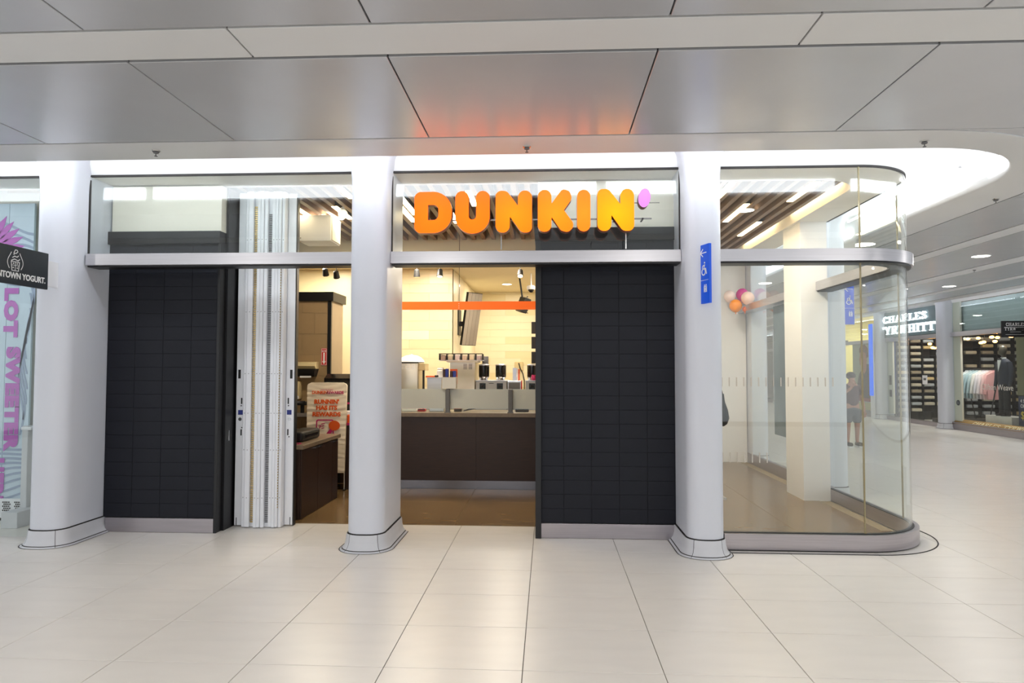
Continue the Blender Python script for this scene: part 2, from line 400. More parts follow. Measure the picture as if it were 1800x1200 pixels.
# sprinklers
def sprinkler(x, y, label):
    t = thing('sprinkler', label, 'sprinkler', (x, y, CZ-.05), 'ceiling sprinklers')
    obj('escutcheon', lathe(B(), [(.0, 0), (.036, 0), (.03, -.006), (.028, -.009), (0, -.009)], (x, y, CZ+.002), 18), m_chrome, t)
    obj('cup', lathe(B(), [(.022, -.012), (.02, -.020), (.005, -.024)], (x, y, CZ), 14), m_grey, t)
    obj('stem', lathe(B(), [(.004, -.02), (.004, -.042)], (x, y, CZ), 8), m_grey, t)
    obj('deflector', lathe(B(), [(.013, -.042), (.013, -.045)], (x, y, CZ), 12), m_grey, t)
sprinkler(-3.13, 5.24, 'ceiling sprinkler above the left black wall panel')
sprinkler(-.163, 5.28, 'ceiling sprinkler above the orange letters')
sprinkler(2.865, 5.29, 'ceiling sprinkler near the rounded cove corner')
sprinkler(4.56, 7.14, 'ceiling sprinkler on the corridor side of the rounded cove')
sprinkler(7.4, 12.2, 'small distant ceiling sprinkler on a pale band of the corridor ceiling')
# downlights
def downlight(x, y, label, power=W_DOWN, grp='recessed ceiling downlights', z=CZ, r=.12):
    t = thing('downlight', label, 'light', (x, y, z), grp)
    obj('lens', lathe(B(), [(0, 0), (r, 0), (r, -.004), (0, -.004)][1:3], (x, y, z), 24), m_disc, t, smooth=0)
    obj('trim_ring', loft(B(), [[(x+rr*cos(a), y+rr*sin(a), z+zz) for a in [2*pi*k/24 for k in range(24)]] for rr, zz in ((r, -.004), (r+.012, -.006), (r+.014, 0))], closed=True), m_white, t)
    if power:
        L = bpy.data.lights.new('downlight_lamp', 'AREA'); L.shape = 'DISK'; L.size = r*2; L.energy = power; L.color = (1, .965, .91)
        lo = bpy.data.objects.new('lamp', L); COL.objects.link(lo); lo.parent = t; lo.location = (0, 0, -.012)
    return t
for x in (-7.6, -4.6, -1.62, 1.37, 4.36, 7.35):
    for y in (1.9, -1.4): downlight(x, y, 'added unseen round downlight in the concourse ceiling')  # out-of-view downlights added to brighten the concourse floor
downlight(6.62, 10.75, 'round downlight in the corridor ceiling nearest the glass corner')
downlight(8.35, 14.62, 'small round downlight in the corridor ceiling beyond the nearest one')
for x, y in ((6.62, 18.5), (8.35, 22.4), (6.62, 26.3), (8.35, 30.2), (6.62, 34), (8.35, 38), (8.35, 7.2)): downlight(x, y, 'recessed round downlight far along the corridor ceiling', 22)

# ------------------------------------------------------------------ columns
def column(name, label, mp, hw=.165, depth=.78, zt=3.66, detail=True, group='white facade columns'):
    """mp maps (u across, v depth from front) to world x, y"""
    def sec(d, z):
        pts = rpoly([(-hw-d, depth, .02), (-hw-d, -d, .135+d), (hw+d, -d, .135+d), (hw+d, depth, .02)], 7)
        return [(*mp(u, v), z) for u, v in pts]
    b = mp(0, depth/2)
    t = thing(name, label, 'column', (b[0], b[1], 0), group)
    zs = [(0, .15), (0, 3.24), (.004, 3.34), (.014, 3.44), (.04, 3.53), (.09, 3.60), (.18, zt)]
    obj('shaft', loft(B(), [sec(d, z) for d, z in zs], closed=True, cap=True), m_col, t, smooth=50)
    obj('base_joint', loft(B(), [sec(.004, .138), sec(.004, .152)], closed=True, cap=True), m_joint, t)
    if detail:
        prof = [(.012, .143), (.016, .136), (.022, .08), (.034, .04), (.055, .014), (.075, .002), (.075, 0)]
        full = [sec(d, z) for d, z in prof]; n = len(full[0])
        cuts = [0, 3, 12, 19, 28, n-1] if n == 32 else [0, n//4, n//2, 3*n//4, n-1]
        for a, c in zip(cuts, cuts[1:]):
            rings = [[V(p) for p in r[a:c+1]] for r in full]
            for r in rings:      # small gap between neighbouring blocks
                if len(r) > 2:
                    e = (r[1]-r[0]); r[0] = r[0]+e.normalized()*min(.0022, e.length*.3)
                    e = (r[-2]-r[-1]); r[-1] = r[-1]+e.normalized()*min(.0022, e.length*.3)
            obj('base_block', loft(B(), rings), m_base, t, smooth=60)
        obj('base_core', loft(B(), [sec(.008, .139), sec(.016, .08), sec(.028, .04), sec(.068, .003)], closed=True), m_joint, t)
        obj('floor_joint', loft(B(), [sec(.074, .002), sec(.083, .002)], closed=True), m_joint, t)
    else:
        obj('base_block', loft(B(), [sec(.012, .143), sec(.022, .08), sec(.055, .014), sec(.075, 0)], closed=True), m_base, t)
    return t
def frontcol(cx, yf): return lambda u, v: (cx+u, yf+v)
column('column', 'white column behind the charcoal yogurt blade sign', frontcol(-4.545, 5.955), hw=.168)
column('column', 'white column between the folding door and the counter opening', frontcol(-1.618, 5.97))
column('column', 'white column carrying the blue wheelchair blade sign', frontcol(1.364, 5.955), hw=.158)
def sidecol(xf, cy): return lambda u, v: (xf-v, cy+u)
column('column', 'white column outside the glass corner, seen through it beside the second blue sign', sidecol(3.75, 8.87), depth=.3)
column('column', 'white column farther along the side glass wall of the coffee shop', sidecol(3.75, 11.95), depth=.3)
for k in range(3): column('column', 'white column far along the near side of the corridor', sidecol(3.75, 15+k*3), depth=.3, detail=False)

# ------------------------------------------------------------------ facade glass, transoms, plinths
def strip(bm, p_out, p_in, z0, z1):
    return loft(bm, [[(x, y, z0) for x, y in p_out], [(x, y, z1) for x, y in p_out], [(x, y, z1) for x, y in p_in], [(x, y, z0) for x, y in p_in], [(x, y, z0) for x, y in p_out]])
TZ0, TZ1 = 2.572, 2.682
def transom(name, label, x0, x1):
    t = thing(name, label, 'transom bar', ((x0+x1)/2, 6.25, TZ0), 'steel transom bars')
    obj('bar', bx(x0, x1, 6.19, 6.40, TZ0, TZ1, bev=.003), m_steel, t, smooth=0)
    obj('bottom_channel', bx(x0+.01, x1-.01, 6.21, 6.38, TZ0-.014, TZ0+.002), m_blackm, t, smooth=0)
transom('transom_bar', 'brushed steel transom bar over the left black panel and folding door', -4.362, -1.785)
transom('transom_bar', 'brushed steel transom bar below the orange letters', -1.45, 1.203)
def glass(nm, label, x0, x1, z0, z1, split=()):
    t = thing(nm, label, None, ((x0+x1)/2, 6.25, z0), kind='structure')
    xs = [x0, *split, x1]
    for a, b in zip(xs, xs[1:]): obj('pane', bx(a+.0015, b-.0015, 6.244, 6.256, z0, z1), m_glassf, t, smooth=0)
    fb = B(); box(fb, x0, x1, 6.238, 6.262, 3.428, 3.446); box(fb, x0-.004, x0+.005, 6.24, 6.26, z0, z1); box(fb, x1-.005, x1+.004, 6.24, 6.26, z0, z1)
    obj('gasket', fb, m_joint, t, smooth=0)
    return t
glass('window_1', 'clear glass panel above the steel bar over the folding door', -4.372, -1.79, TZ1, 3.43)
glass('window_2', 'clear glass panel behind the orange letters', -1.448, 1.2, TZ1, 3.43)
# rounded glass corner
cw = thing('window_3', 'curved clear glass wall wrapping the shop corner', None, (2.8, 6.9, .15), kind='structure')
def subpath(P, a, b): return P[a:b+1]
Pi, Po = gpath(-.006), gpath(.006)
n = len(Pi); i1, i2 = 30, 56
for z0, z1 in ((.15, TZ0), (TZ1, 3.43)):
    for a, b in ((0, i1), (i1, i2), (i2, n-1)):
        obj('pane', strip(B(), subpath(Po, a, b), subpath(Pi, a, b), z0, z1), m_glassf, cw)
for i in (i1, i2):
    x, y = gpath(0)[i]
    obj('pane_joint', bx(x-.005, x+.005, y-.008, y+.008, .15, 3.43), mat('glass_edge', S(150, 138, 104), .3, noise=.05), cw, smooth=0)
obj('gasket', strip(B(), gpath(.012), gpath(-.012), 3.428, 3.446), m_joint, cw)
mk = B()
for k in range(16):
    x = 1.56+k*.065; box(mk, x, x+.008, 6.236, 6.243, 1.45, 1.53)
    if k < 7: box(mk, x, x+.008, 6.236, 6.243, .77, .86)
m_dash = mat('glass_dash', S(205, 200, 190), .6, noise=.02)
o = obj('marking_row', mk, m_dash, cw, smooth=0); tag(o, 'rows of small pale dashes on the glass', kind='stuff')
tr = thing('transom_bar', 'brushed steel transom bar bending round the glass corner', 'transom bar', (2.8, 6.9, TZ0), 'steel transom bars')
obj('bar', strip(B(), gpath(.06, xa=1.528), gpath(-.16, xa=1.528), TZ0, TZ1), m_steel, tr, smooth=40)
obj('bottom_channel', strip(B(), gpath(.04, xa=1.528), gpath(-.14, xa=1.528), TZ0-.014, TZ0+.002), m_blackm, tr, smooth=40)
pl = thing('glass_plinth', 'brushed steel plinth under the curved glass corner', 'plinth', (2.8, 6.9, 0))
obj('plinth_face', strip(B(), gpath(.06, xa=1.56), gpath(-.02, xa=1.56), .012, .15), m_steel2, pl, smooth=40)
obj('glass_channel', strip(B(), gpath(.02, xa=1.56), gpath(-.02, xa=1.56), .148, .156), m_blackm, pl, smooth=40)
obj('shadow_gap', strip(B(), gpath(.045, xa=1.56), gpath(.0, xa=1.56), 0, .014), m_blackm, pl, smooth=40)
# side glass farther along (X = 3.46)
sg = thing('window_4', 'clear side glass between the white pier and the far white wall', None, (3.46, 10.6, 0), kind='structure')
for z0, z1 in ((.17, TZ0), (TZ1, 3.43)):
    obj('pane', bx(3.454, 3.466, 9.17, 12.05, z0, z1), m_glassf, sg, smooth=0)
obj('bar', bx(3.30, 3.52, 8.6, 12.05, TZ0, TZ1, bev=.003), m_steel, sg, smooth=0)
obj('plinth_face', bx(3.44, 3.50, 8.6, 12.05, .002, .17), m_steel2, sg, smooth=0)
# window print on it, lettering facing the corridor
gp = thing('window_print', 'blue-grey translucent window print with pale lettering on the side glass', 'window print', (3.45, 10, .55))
obj('film', bx(3.446, 3.449, 9.2, 10.62, .62, 2.56), mat('print_film', S(122, 138, 146), .4, noise=.3, nscale=1.6, alpha=.72), gp, smooth=0)
fx = fr((3.443, 9.24, 1.57), (0, 1, 0), (0, 0, 1))
lt = B(); text(lt, 'THE C', .19, fr((3.445, 9.25, 1.56), (0, 1, 0), (0, 0, 1)), bold=.008, align='LEFT'); text(lt, 'RUNS O', .16, fr((3.445, 9.25, 1.40), (0, 1, 0), (0, 0, 1)), bold=.007, align='LEFT')
for v in lt.verts: v.co.x = 3.4425+(v.co.x-3.445)*.3
obj('lettering', lt, mat('pale_lettering', S(206, 210, 212), .5, noise=.02), gp, smooth=0)

# ------------------------------------------------------------------ header soffit inside the glass (white)
hs = B()
inner = [(XL, 6.68)]+[(x, y) for x, y in path(6.68, 0, 2.62, 7.13, .45, 12.05)]
outer = [(XL, 6.262)]+[(x, y) for x, y in path(6.262, 0, 2.8, 6.91, .648, 12.05)]
loft(hs, [[(x, y, 3.43) for x, y in outer], [(x, y, 3.43) for x, y in inner], [(x, y, 3.66) for x, y in inner], [(x, y, 3.66) for x, y in outer]])
o = obj('trim_3', hs, mat('header_white', S(246, 243, 236), .5, noise=.01), smooth=40); tag(o, 'white header soffit behind the upper glass', 'trim', kind='structure')

t = thing('linear_light', 'warm light strip washing the curved white soffit edge in the glass corner', 'light', (2.99, 9.3, 3.63), 'soffit wash lights')
obj('strip', bx(2.985, 2.992, 7.2, 8.7, 3.60, 3.65), m_led, t, smooth=0); obj('strip', bx(2.985, 2.992, 9.3, 10.8, 3.60, 3.65), m_led, t, smooth=0)
# ------------------------------------------------------------------ black tiled wall blocks
def block(nm, x0, x1, label, cols, post_side):
    t = obj(nm, bx(x0, x1, 6.57, 6.98, .14, 2.90), m_blackg, smooth=0); tag(t, label, 'wall', kind='structure')
    w = (x1-x0)/cols; h = .1335; n = 20
    src = None
    for c in range(cols):
        for r in range(n):
            z0 = .146+r*h*1.0
            if z0+h > 2.85: continue
            c0 = (x0+(c+.5)*w, 6.5705, z0)
            if src is None:
                src = obj('tile', bx(-w/2+.0012, w/2-.0012, -.010, 0, .001, h-.001, bev=.0012), m_black, None, smooth=0)
                src.parent = t; src.location = V(c0)-wl(t); WL[src.name] = V(c0)
            else: inst(src, c0, t)
    for k, ob in enumerate(t.children): ob.location.y += random.uniform(-.0006, .0004)
    obj('cap', bx(x0-.012, x1+.002, 6.535, 6.98, 2.835, 2.962, bev=.003), m_blackm, t, smooth=0)
    obj('cream_panel', bx(x0+.02, x1, 6.565, 6.98, 2.962, 3.42), m_cream, t, smooth=0)
    obj('kick_plate', bx(x0+(.03 if post_side else .0), x1, 6.552, 6.60, .002, .138, bev=.002), m_steel2, t, smooth=0)
    obj('kick_core', bx(x0, x1, 6.60, 6.98, 0, .14), m_blackm, t, smooth=0)
    if post_side < 0 or post_side > 0:
        px = x0 if post_side < 0 else x1
        obj('end_post', bx(px-.006, px+.05, 6.53, 6.98, 0, 2.84, bev=.002) if post_side < 0 else bx(px-.02, px+.008, 6.548, 6.98, 0, 2.84, bev=.002), m_blackm, t, smooth=0)
    return t
block('wall_left', -4.375, -3.235, 'black tiled wall panel left of the folding door', 4, 1)
block('wall_right', -.112, 1.206, 'black tiled wall panel below the right half of the letters', 5, -1)
# black and brown jamb beside the folding door
t = thing('door_jamb', 'black jamb with dark brown panel between black wall and folding door', 'jamb', (-3.21, 6.9, 0))
obj('jamb_board', bx(-3.226, -3.205, 6.66, 7.0, 0, 3.42), m_blackm, t, smooth=0)
obj('brown_board', bx(-3.21, -3.19, 7.0, 7.35, 0, 3.42), m_wood, t, smooth=0)
obj('back_board', bx(-3.19, -2.66, 7.12, 7.15, 0, 3.42), m_blackm, t, smooth=0)
obj('pull_handle', bx(-3.205, -3.195, 6.72, 6.735, .88, .98), m_chrome, t, smooth=0)

# ------------------------------------------------------------------ folding door stack
t = thing('folding_door', 'white folding security door stacked open beside the black wall', 'door', (-2.89, 6.86, 0))
ZT = 3.42
def endframe(x0, x1, y, s):
    f = obj('end_frame', bx(x0, x1, y, y+.05, .012, ZT, bev=.004), m_doorw, t, smooth=0)
    yy = y-.004; cx = (x0+x1)/2
    obj('latch_plate', bx(cx-.012+s*.012, cx+.012+s*.012, yy, y+.004, 1.50, 1.59), m_dark, f, smooth=0)
    for z in (1.24, .92): obj('key_slot', bx(cx-.006-s*.015, cx+.006-s*.015, yy, y+.004, z, z+.062), m_dark, f, smooth=0)
    for z, dx in ((1.222, 0), (.905 if s > 0 else 1.0, .01)): obj('pin', lathe(B(), [(.006, 0), (.006, .006)], (0, 0, 0), 8, fr((cx-s*.012+dx, yy+.003, z), (1, 0, 0), (0, 0, 1))), m_dark, f)
    obj('sticker', bx(cx-.024-s*.004, cx+.024-s*.004, yy+.002, y+.004, 1.13, 1.178), m_bluel, f, smooth=0)
    obj('lock', lathe(B(), [(.018, .003), (.018, -.006), (.011, -.008)], (0, 0, 0), 16, fr((cx, yy+.006, 1.085), (1, 0, 0), (0, 0, 1))), m_chrome, f)
    obj('foot_bolt', bx(cx+s*.02-.004, cx+s*.02+.004, yy, y+.004, .012, .09), m_grey, f, smooth=0)
endframe(-3.187, -3.098, 6.85, -1)
endframe(-2.688, -2.603, 6.90, 1)
leafx = [(-3.096, -3.062, 6.81), (-3.060, -3.008, 6.79), (-2.966, -2.930, 6.785), (-2.928, -2.896, 6.78), (-2.894, -2.858, 6.79), (-2.820, -2.784, 6.805), (-2.782, -2.753, 6.80), (-2.751, -2.722, 6.80), (-2.720, -2.691, 6.815)]
for i, (a, b, y) in enumerate(leafx):
    lf = obj('leaf', bx(a, b, y, 7.08, .004+.004*(i % 2), ZT, bev=.004), m_doorw, t, smooth=0)
    for z in (.30, .78, 1.15, 1.55, 2.18, 2.92):
        obj('rivet', lathe(B(), [(.0045, 0), (.003, .0025)], (0, 0, 0), 6, fr(((a+b)/2, y, z), (1, 0, 0), (0, 0, 1))), m_grey, lf)
ch = B()
for k in range(150):
    z = .05+k*.0215; box(ch, -3.006, -2.968, 6.815, 6.83, z, z+.012)
obj('chain_strip', ch, m_gold, t, smooth=0)
ch = B()
for k in range(170):
    z = .05+k*.0185; box(ch, -2.856, -2.822, 6.82, 6.835, z, z+.010)
obj('hinge_strip', ch, m_grey, t, smooth=0)
ch = B()
for k in range(90):
    z = .2+k*.027; box(ch, -2.7225, -2.7195, 6.797, 6.812, z, z+.014)
obj('chain_strip', ch, m_gold, t, smooth=0)
obj('back_channel', bx(-3.09, -2.69, 6.83, 6.86, .004, ZT), m_doorw, t, smooth=0)
obj('side_seal', bx(-2.602, -2.592, 6.905, 6.96, .005, ZT), m_blackm, t, smooth=0)

# ------------------------------------------------------------------ illuminated letters
YS = 6.02
def letter(name, label, loops, X0, Zt, kx, kz, c_edge, c_mid, es):
    L = [[(X0+p[0]*kx, Zt-p[1]*kz) for p in lp] for lp in loops]
    cx = sum(p[0] for p in L[0])/len(L[0]); zb = min(p[1] for p in L[0])
    t = thing('sign_letter', label, 'sign letter', (cx, YS+.05, zb), 'illuminated shop name letters')
    m = mat('letter_face_'+name, c_edge, .4, emit=c_edge, es=es)
    nt = m.node_tree; b = nt.nodes['Principled BSDF']
    tc = nt.nodes.new('ShaderNodeTexCoord'); mp = nt.nodes.new('ShaderNodeMapping'); mp.inputs['Location'].default_value = (0, 0, -.185); mp.inputs['Scale'].default_value = (3.2, 3.2, 3.4)
    g = nt.nodes.new('ShaderNodeTexGradient'); g.gradient_type = 'SPHERICAL'; r = nt.nodes.new('ShaderNodeValToRGB')
    mp2 = nt.nodes.new('ShaderNodeVectorMath'); mp2.operation = 'MULTIPLY'; mp2.inputs[1].default_value = (3.2, 0, 3.4)
    ad = nt.nodes.new('ShaderNodeVectorMath'); ad.operation = 'ADD'; ad.inputs[1].default_value = (0, 0, -.16)
    nt.links.new(tc.outputs['Object'], ad.inputs[0]); nt.links.new(ad.outputs[0], mp2.inputs[0]); nt.links.new(mp2.outputs[0], g.inputs[0]); nt.nodes.remove(mp)
    dim = lambda c: (min(1, c[0]), c[1]/es, c[2]/es, 1)
    r.color_ramp.elements[0].color = dim(c_edge); r.color_ramp.elements[1].color = dim(c_mid)
    nt.links.new(g.outputs['Fac'], r.inputs[0]); nt.links.new(r.outputs[0], b.inputs['Emission Color'])
    b.inputs['Base Color'].default_value = (0.02, .01, 0, 1); b.inputs['Specular IOR Level'].default_value = .2
    mx = fr((0, YS+.012, 0), (1, 0, 0), (0, 0, 1))
    obj('face', prism(B(), L, .012, mx), m, t, smooth=0)
    big = L
    obj('can', prism(B(), big, -.0895, fr((0, YS+.013, 0), (1, 0, 0), (0, 0, 1))), mat('letter_can', S(120, 62, 40), .4, noise=.05), t, smooth=0)
    return t
OE = S(255, 116, 4); OM = S(255, 138, 8)
Dl = [rpoly([(0, 0, 70), (390, 0, 205), (390, 430, 214), (0, 430, 70)], 10), rpoly([(140, 135, 6), (252, 135, 78), (252, 297, 78), (140, 297, 6)], 8)]
Ul = [rpoly([(0, 0, 70), (140, 0, 69), (140, 300, 38), (218, 300, 38), (218, 0, 70), (360, 0, 70), (360, 445, 179), (0, 445, 179)], 9)]
def Nl(W, H): return [rpoly([(0, H, 72), (148, H, 72), (150, 268*H/436, 4), (272, H, 70), (W, H, 78), (W, 0, 72), (W-145, 0, 72), (W-147, 160*H/436, 4), (118, 0, 70), (0, 0, 78)], 8)]
Kl = [rpoly([(0, 442, 70), (143, 442, 70), (146, 286, 4), (246, 430, 50), (322, 452, 60), (395, 380, 60), (276, 216, 6), (362, 96, 50), (340, 10, 60), (258, -6, 50), (146, 148, 4), (143, 0, 70), (0, 0, 70)], 8)]
Il = [rpoly([(0, 0, 70), (143, 0, 70), (143, 435, 70), (0, 435, 70)], 9)]
letter('D', 'glowing orange letter D, first of the shop sign', Dl, -1.1948, 3.1885, .3362/390, .371/430, OE, OM, 1.9)
letter('U', 'glowing orange letter U of the shop sign', Ul, -.8257, 3.191, .3078/360, .3815/445, OE, OM, 1.9)
letter('N', 'glowing orange letter N between the U and the K', Nl(383, 435), -.4645, 3.190, .3242/383, .374/435, S(255, 126, 6), S(255, 160, 12), 1.9)
letter('K', 'glowing orange letter K of the shop sign', Kl, -.0884, 3.1935, .3157/378, .376/446, S(254, 130, 10), S(255, 164, 24), 1.9)
letter('I', 'glowing orange letter I of the shop sign', Il, .2608, 3.191, .117/143, .370/435, S(252, 130, 18), S(252, 158, 34), 1.9)
letter('N2', 'glowing yellow-orange letter N, last of the shop sign', Nl(392, 436), .4391, 3.195, .323/392, .3726/436, S(255, 152, 6), S(255, 200, 4), 1.9)
letter('A', 'glowing lilac oval apostrophe ending the shop sign', [ell(66, 98, 65, 98, 30, .12)], .799, 3.1966, .1084/133, .1685/198, S(224, 130, 238), S(240, 160, 250), 1.0)
t = thing('sign_rail', 'thin metal rail and rods holding the orange letters', 'sign rail', (-.1, 6.12, 2.9))
obj('rail', bx(-1.10, .93, 6.122, 6.134, 2.945, 2.957), m_chrome, t, smooth=0)
for x in (-.42, .70): obj('rod', bx(x-.005, x+.005, 6.122, 6.134, TZ1, 2.95), m_chrome, t, smooth=0)
obj('arm', bx(.74, 1.0, 6.122, 6.132, 3.09, 3.096), m_chrome, t, smooth=0)
for x in (-1.05, -.65, -.2, .06, .32, .6, .85): obj('bracket', bx(x-.008, x+.008, 6.122, 6.243, 2.944, 2.958), m_chrome, t, smooth=0)

# ------------------------------------------------------------------ blade signs
def wheel_icon(bm, mx, s):
    """accessible symbol: head, leaning body, wheel"""
    prism(bm, [ell(.10*s, .62*s, .075*s, .075*s, 14)], .002, mx)
    W_ = [ell(-.06*s, -.12*s, .30*s, .30*s, 24), ell(-.06*s, -.12*s, .21*s, .21*s, 24)]
    prism(bm, W_, .002, mx)
    for q in ([(-.16, .42), (.14, .48), (.16, .40), (-.1, .34)], [(.04, .44), (.15, .46), (.02, .1), (-.1, .1)], [(-.08, .18), (.3, .18), (.3, .08), (-.08, .08)], [(.2, .16), (.3, .16), (.42, -.3), (.32, -.34)], [(-.24, .36), (-.16, .42), (-.2, .16), (-.28, .18)]):
        prism(bm, [[(a*s, b*s) for a, b in q]], .002, mx)
def blade(label, o, r, w, z0, z1, nrm_out, group):
    r = V(r).normalized(); t = thing('blade_sign', label, 'sign', (o[0], o[1], z0), group)
    mx0 = fr((o[0], o[1], 0), r, (0, 0, 1)); H = z1-z0
    obj('plate', prism(B(), [[(0, z0), (w, z0), (w, z1), (0, z1)]], -.022, mx0), m_blue, t, smooth=0)
    f = lambda u, z: fr(tuple(V((o[0], o[1], 0))+r*u+V((0, 0, z))), r, (0, 0, 1))
    ic = B(); m = f(w*.52, z1-H*.14)
    prism(ic, [[(-.055, 0), (-.012, .036), (-.006, .030), (-.036, .004), (.045, .004), (.045, -.004), (-.036, -.004), (-.006, -.030), (-.012, -.036)]], .002, m); obj('arrow', ic, m_whp, t, smooth=0)
    ic = B(); wheel_icon(ic, f(w*.55, z1-H*.44), .105); tag(obj('wheelchair_symbol', ic, m_whp, t, smooth=0), kind='stuff')
    ic = B(); prism(ic, [[(-.075, 0), (.075, 0), (.075, .003), (-.075, .003)]], .002, f(w*.5, z1-H*.61)); obj('rule_line', ic, m_whp, t, smooth=0)
    m = f(w*.66, z1-H*.75); ic = B()
    prism(ic, [[(-.022, -.03), (.022, -.03), (.022, .02), (-.022, .02)], [(-.016, -.024), (.016, -.024), (.016, .014), (-.016, .014)]], .002, m)
    for dx in (-.01, .008): prism(ic, [[(dx-.004, -.02), (dx+.005, -.02), (dx+.005, .01), (dx-.004, .01)]], .002, m)
    for dx in (-.012, .012): prism(ic, [[(dx-.008, .024), (dx+.008, .024), (dx, .038)]], .002, m)
    tag(obj('lift_symbol', ic, m_whp, t, smooth=0), kind='stuff')
    obj('mount', bx(-.01, .01, -.01, .01, 0, .02, mx=Mx.Translation((o[0]+.0, o[1], z0+H*.5))), m_blue, t, smooth=0)
    return t
blade('blue blade sign with white arrow and wheelchair symbol on the near column', (1.308, 6.0, 0), (.058, -.17, 0), .178, 2.165, 2.672, 1, 'blue wayfinding signs')
blade('blue wheelchair sign outside the glass, behind the curved corner', (3.752, 8.86, 0), (1, 0, 0), .135, 2.175, 2.70, 1, 'blue wayfinding signs')
t = thing('blade_sign', 'charcoal blade sign with swirled cup drawing and yogurt lettering', 'sign', (-4.45, 5.4, 2.3))
obj('plate', bx(-4.475, -4.45, 5.02, 5.835, 2.30, 2.622, bev=.002), m_char, t, smooth=0)
obj('bracket', bx(-4.478, -4.455, 5.83, 5.99, 2.33, 2.56), m_white, t, smooth=0)
fx = fr((-4.4495, 5.44, 0), (0, 1, 0), (0, 0, 1))
ic = B()
text(ic, 'DOWNTOWN YOGURT.', .07, fr((-4.4495, 5.456, 2.372), (0, 1, 0), (0, 0, 1)), bold=.0022, fit=.69, depth=.002)
def line2(bm, pts, w, mx, d=.002):
    for a, b in zip(pts, pts[1:]):
        a = V(a); b = V(b); dd = (b-a).normalized(); nn = V((-dd.y, dd.x))*w/2
        prism(bm, [[tuple(a+nn), tuple(a-nn), tuple(b-nn+dd*w*.3), tuple(b+nn+dd*w*.3)]], d, mx)
im = fr((-4.4495, 5.456, 2.49), (0, 1, 0), (0, 0, 1))
cup = [(-.045, 0), (-.035, -.075), (.035, -.075), (.045, 0), (-.045, 0)]
line2(ic, cup, .006, im); line2(ic, [(0, 0), (.0, -.075)], .004, im); line2(ic, [(-.042, -.03), (.042, -.03)], .004, im)
for a in (0, 1, 2): line2(ic, [(-.045+a*.012, .006+a*.026), (-.01, .022+a*.024), (.03-a*.012, .012+a*.03), (.045-a*.014, .026+a*.028)], .007, im)
line2(ic, [(-.02, .07), (-.004, .1), (.016, .1), (.024, .085)], .006, im)
for s in (-1, 1): line2(ic, [(s*(.062+.022*sin(k*.5)), -.06+k*.017) for k in range(9)], .005, im)
for a, b in ((-.022, -.05), (.022, -.05), (-.02, -.015), (.02, -.015)): prism(ic, [ell(a, b, .006, .006, 8)], .002, im)
obj('lettering', ic, m_whp, t, smooth=0)

# ------------------------------------------------------------------ coffee shop interior
# slatted ceiling
sc_ = obj('ceiling', bx(-9, 3.45, 6.68, 12.05, 3.66, 3.70), m_slatd, smooth=0); tag(sc_, 'dark coffee shop ceiling hung with wooden slats', 'ceiling', kind='structure')
sp = .14; s0 = None
for k in range(44):
    x = -3.15+k*sp
    if x > 2.95: break
    ye = 9.75 if x < 1.3 else 10.9
    if s0 is None or (x > 1.3 and s0[1] < 10): s0 = (obj('slat', bx(x-.028, x+.028, 6.70, ye, 3.45, 3.60), m_slat, sc_, smooth=0), ye)
    else: inst(s0[0], (x, (6.70+ye)/2, 3.45), sc_)
k = 0
leds = [(-2.125, 6.75, 7.25), (-2.43, 7.6, 8.25), (-2.89, 7.5, 8.1), (-1.585, 6.95, 8.05), (-1.68, 7.4, 8.45), (-1.15, 7.95, 8.55), (-.825, 7.0, 7.65), (1.83, 6.8, 7.4), (2.225, 7.7, 8.62), (2.655, 8.66, 9.54), (2.66, 6.82, 7.6)]
where = ['over the folding door', 'left of the white hanging box', 'behind the hanging box', 'left of the letter D', 'beside the letter D', 'between the letters D and U', 'behind the letter U', 'next to the blue-sign column', 'in the middle of the glass corner slats', 'deepest among the glass corner slats', 'nearest the curved glass']
for (x, y0, y1), w in zip(leds, where):
    t = thing('linear_light', 'bright linear light between ceiling slats '+w, 'light', (x, (y0+y1)/2, 3.44), 'linear slat lights')
    obj('diffuser', bx(x-.032, x+.032, y0, y1, 3.446, 3.452), m_led, t, smooth=0)
    obj('housing', bx(x-.036, x+.036, y0-.01, y1+.01, 3.452, 3.62), m_blackm, t, smooth=0)
# bulkhead and kitchen ceiling
kc = obj('ceiling', bx(-6, 1.3, 9.7, 15.2, 3.262, 3.30), m_kceil, smooth=0); tag(kc, 'cream plaster ceiling over the serving area', 'ceiling', kind='structure')
obj('bulkhead', bx(-6, 1.3, 9.66, 9.74, 3.262, 3.66), m_kceil, kc, smooth=0)
for x, y, w in ((-3.6, 10.4, 'above the tiled partition'), (-2.0, 10.2, 'above the left machine'), (-.7, 10.3, 'above the coffee brewers'), (-.8, 13.3, 'at the back of the kitchen'), (.4, 11.5, 'behind the black panel'), (-2.6, 8.2, 'above the brown cabinet')):
    zc = 3.262 if y > 9.7 else 3.45
    d = downlight(x, y, 'added warm recessed downlight '+w, 0, 'warm shop downlights', z=zc, r=.09)  # unseen ceiling lamps added to light the serving area and kitchen
    L = bpy.data.lights.new('shop_lamp', 'AREA'); L.shape = 'DISK'; L.size = .35; L.energy = W_KIT; L.color = (1, .89, .71)
    lo = bpy.data.objects.new('lamp', L); COL.objects.link(lo); lo.parent = d; lo.location = (0, 0, -.02)
for x, y in ((2.3, 8.0), (2.3, 10.2)):
    d = downlight(x, y, 'warm recessed downlight above the glass corner floor', 0, 'warm shop downlights', z=3.45, r=.09)
    L = bpy.data.lights.new('shop_lamp', 'AREA'); L.shape = 'DISK'; L.size = .3; L.energy = W_KIT*.7; L.color = (1, .90, .76)
    lo = bpy.data.objects.new('lamp', L); COL.objects.link(lo); lo.parent = d; lo.location = (0, 0, -.02)
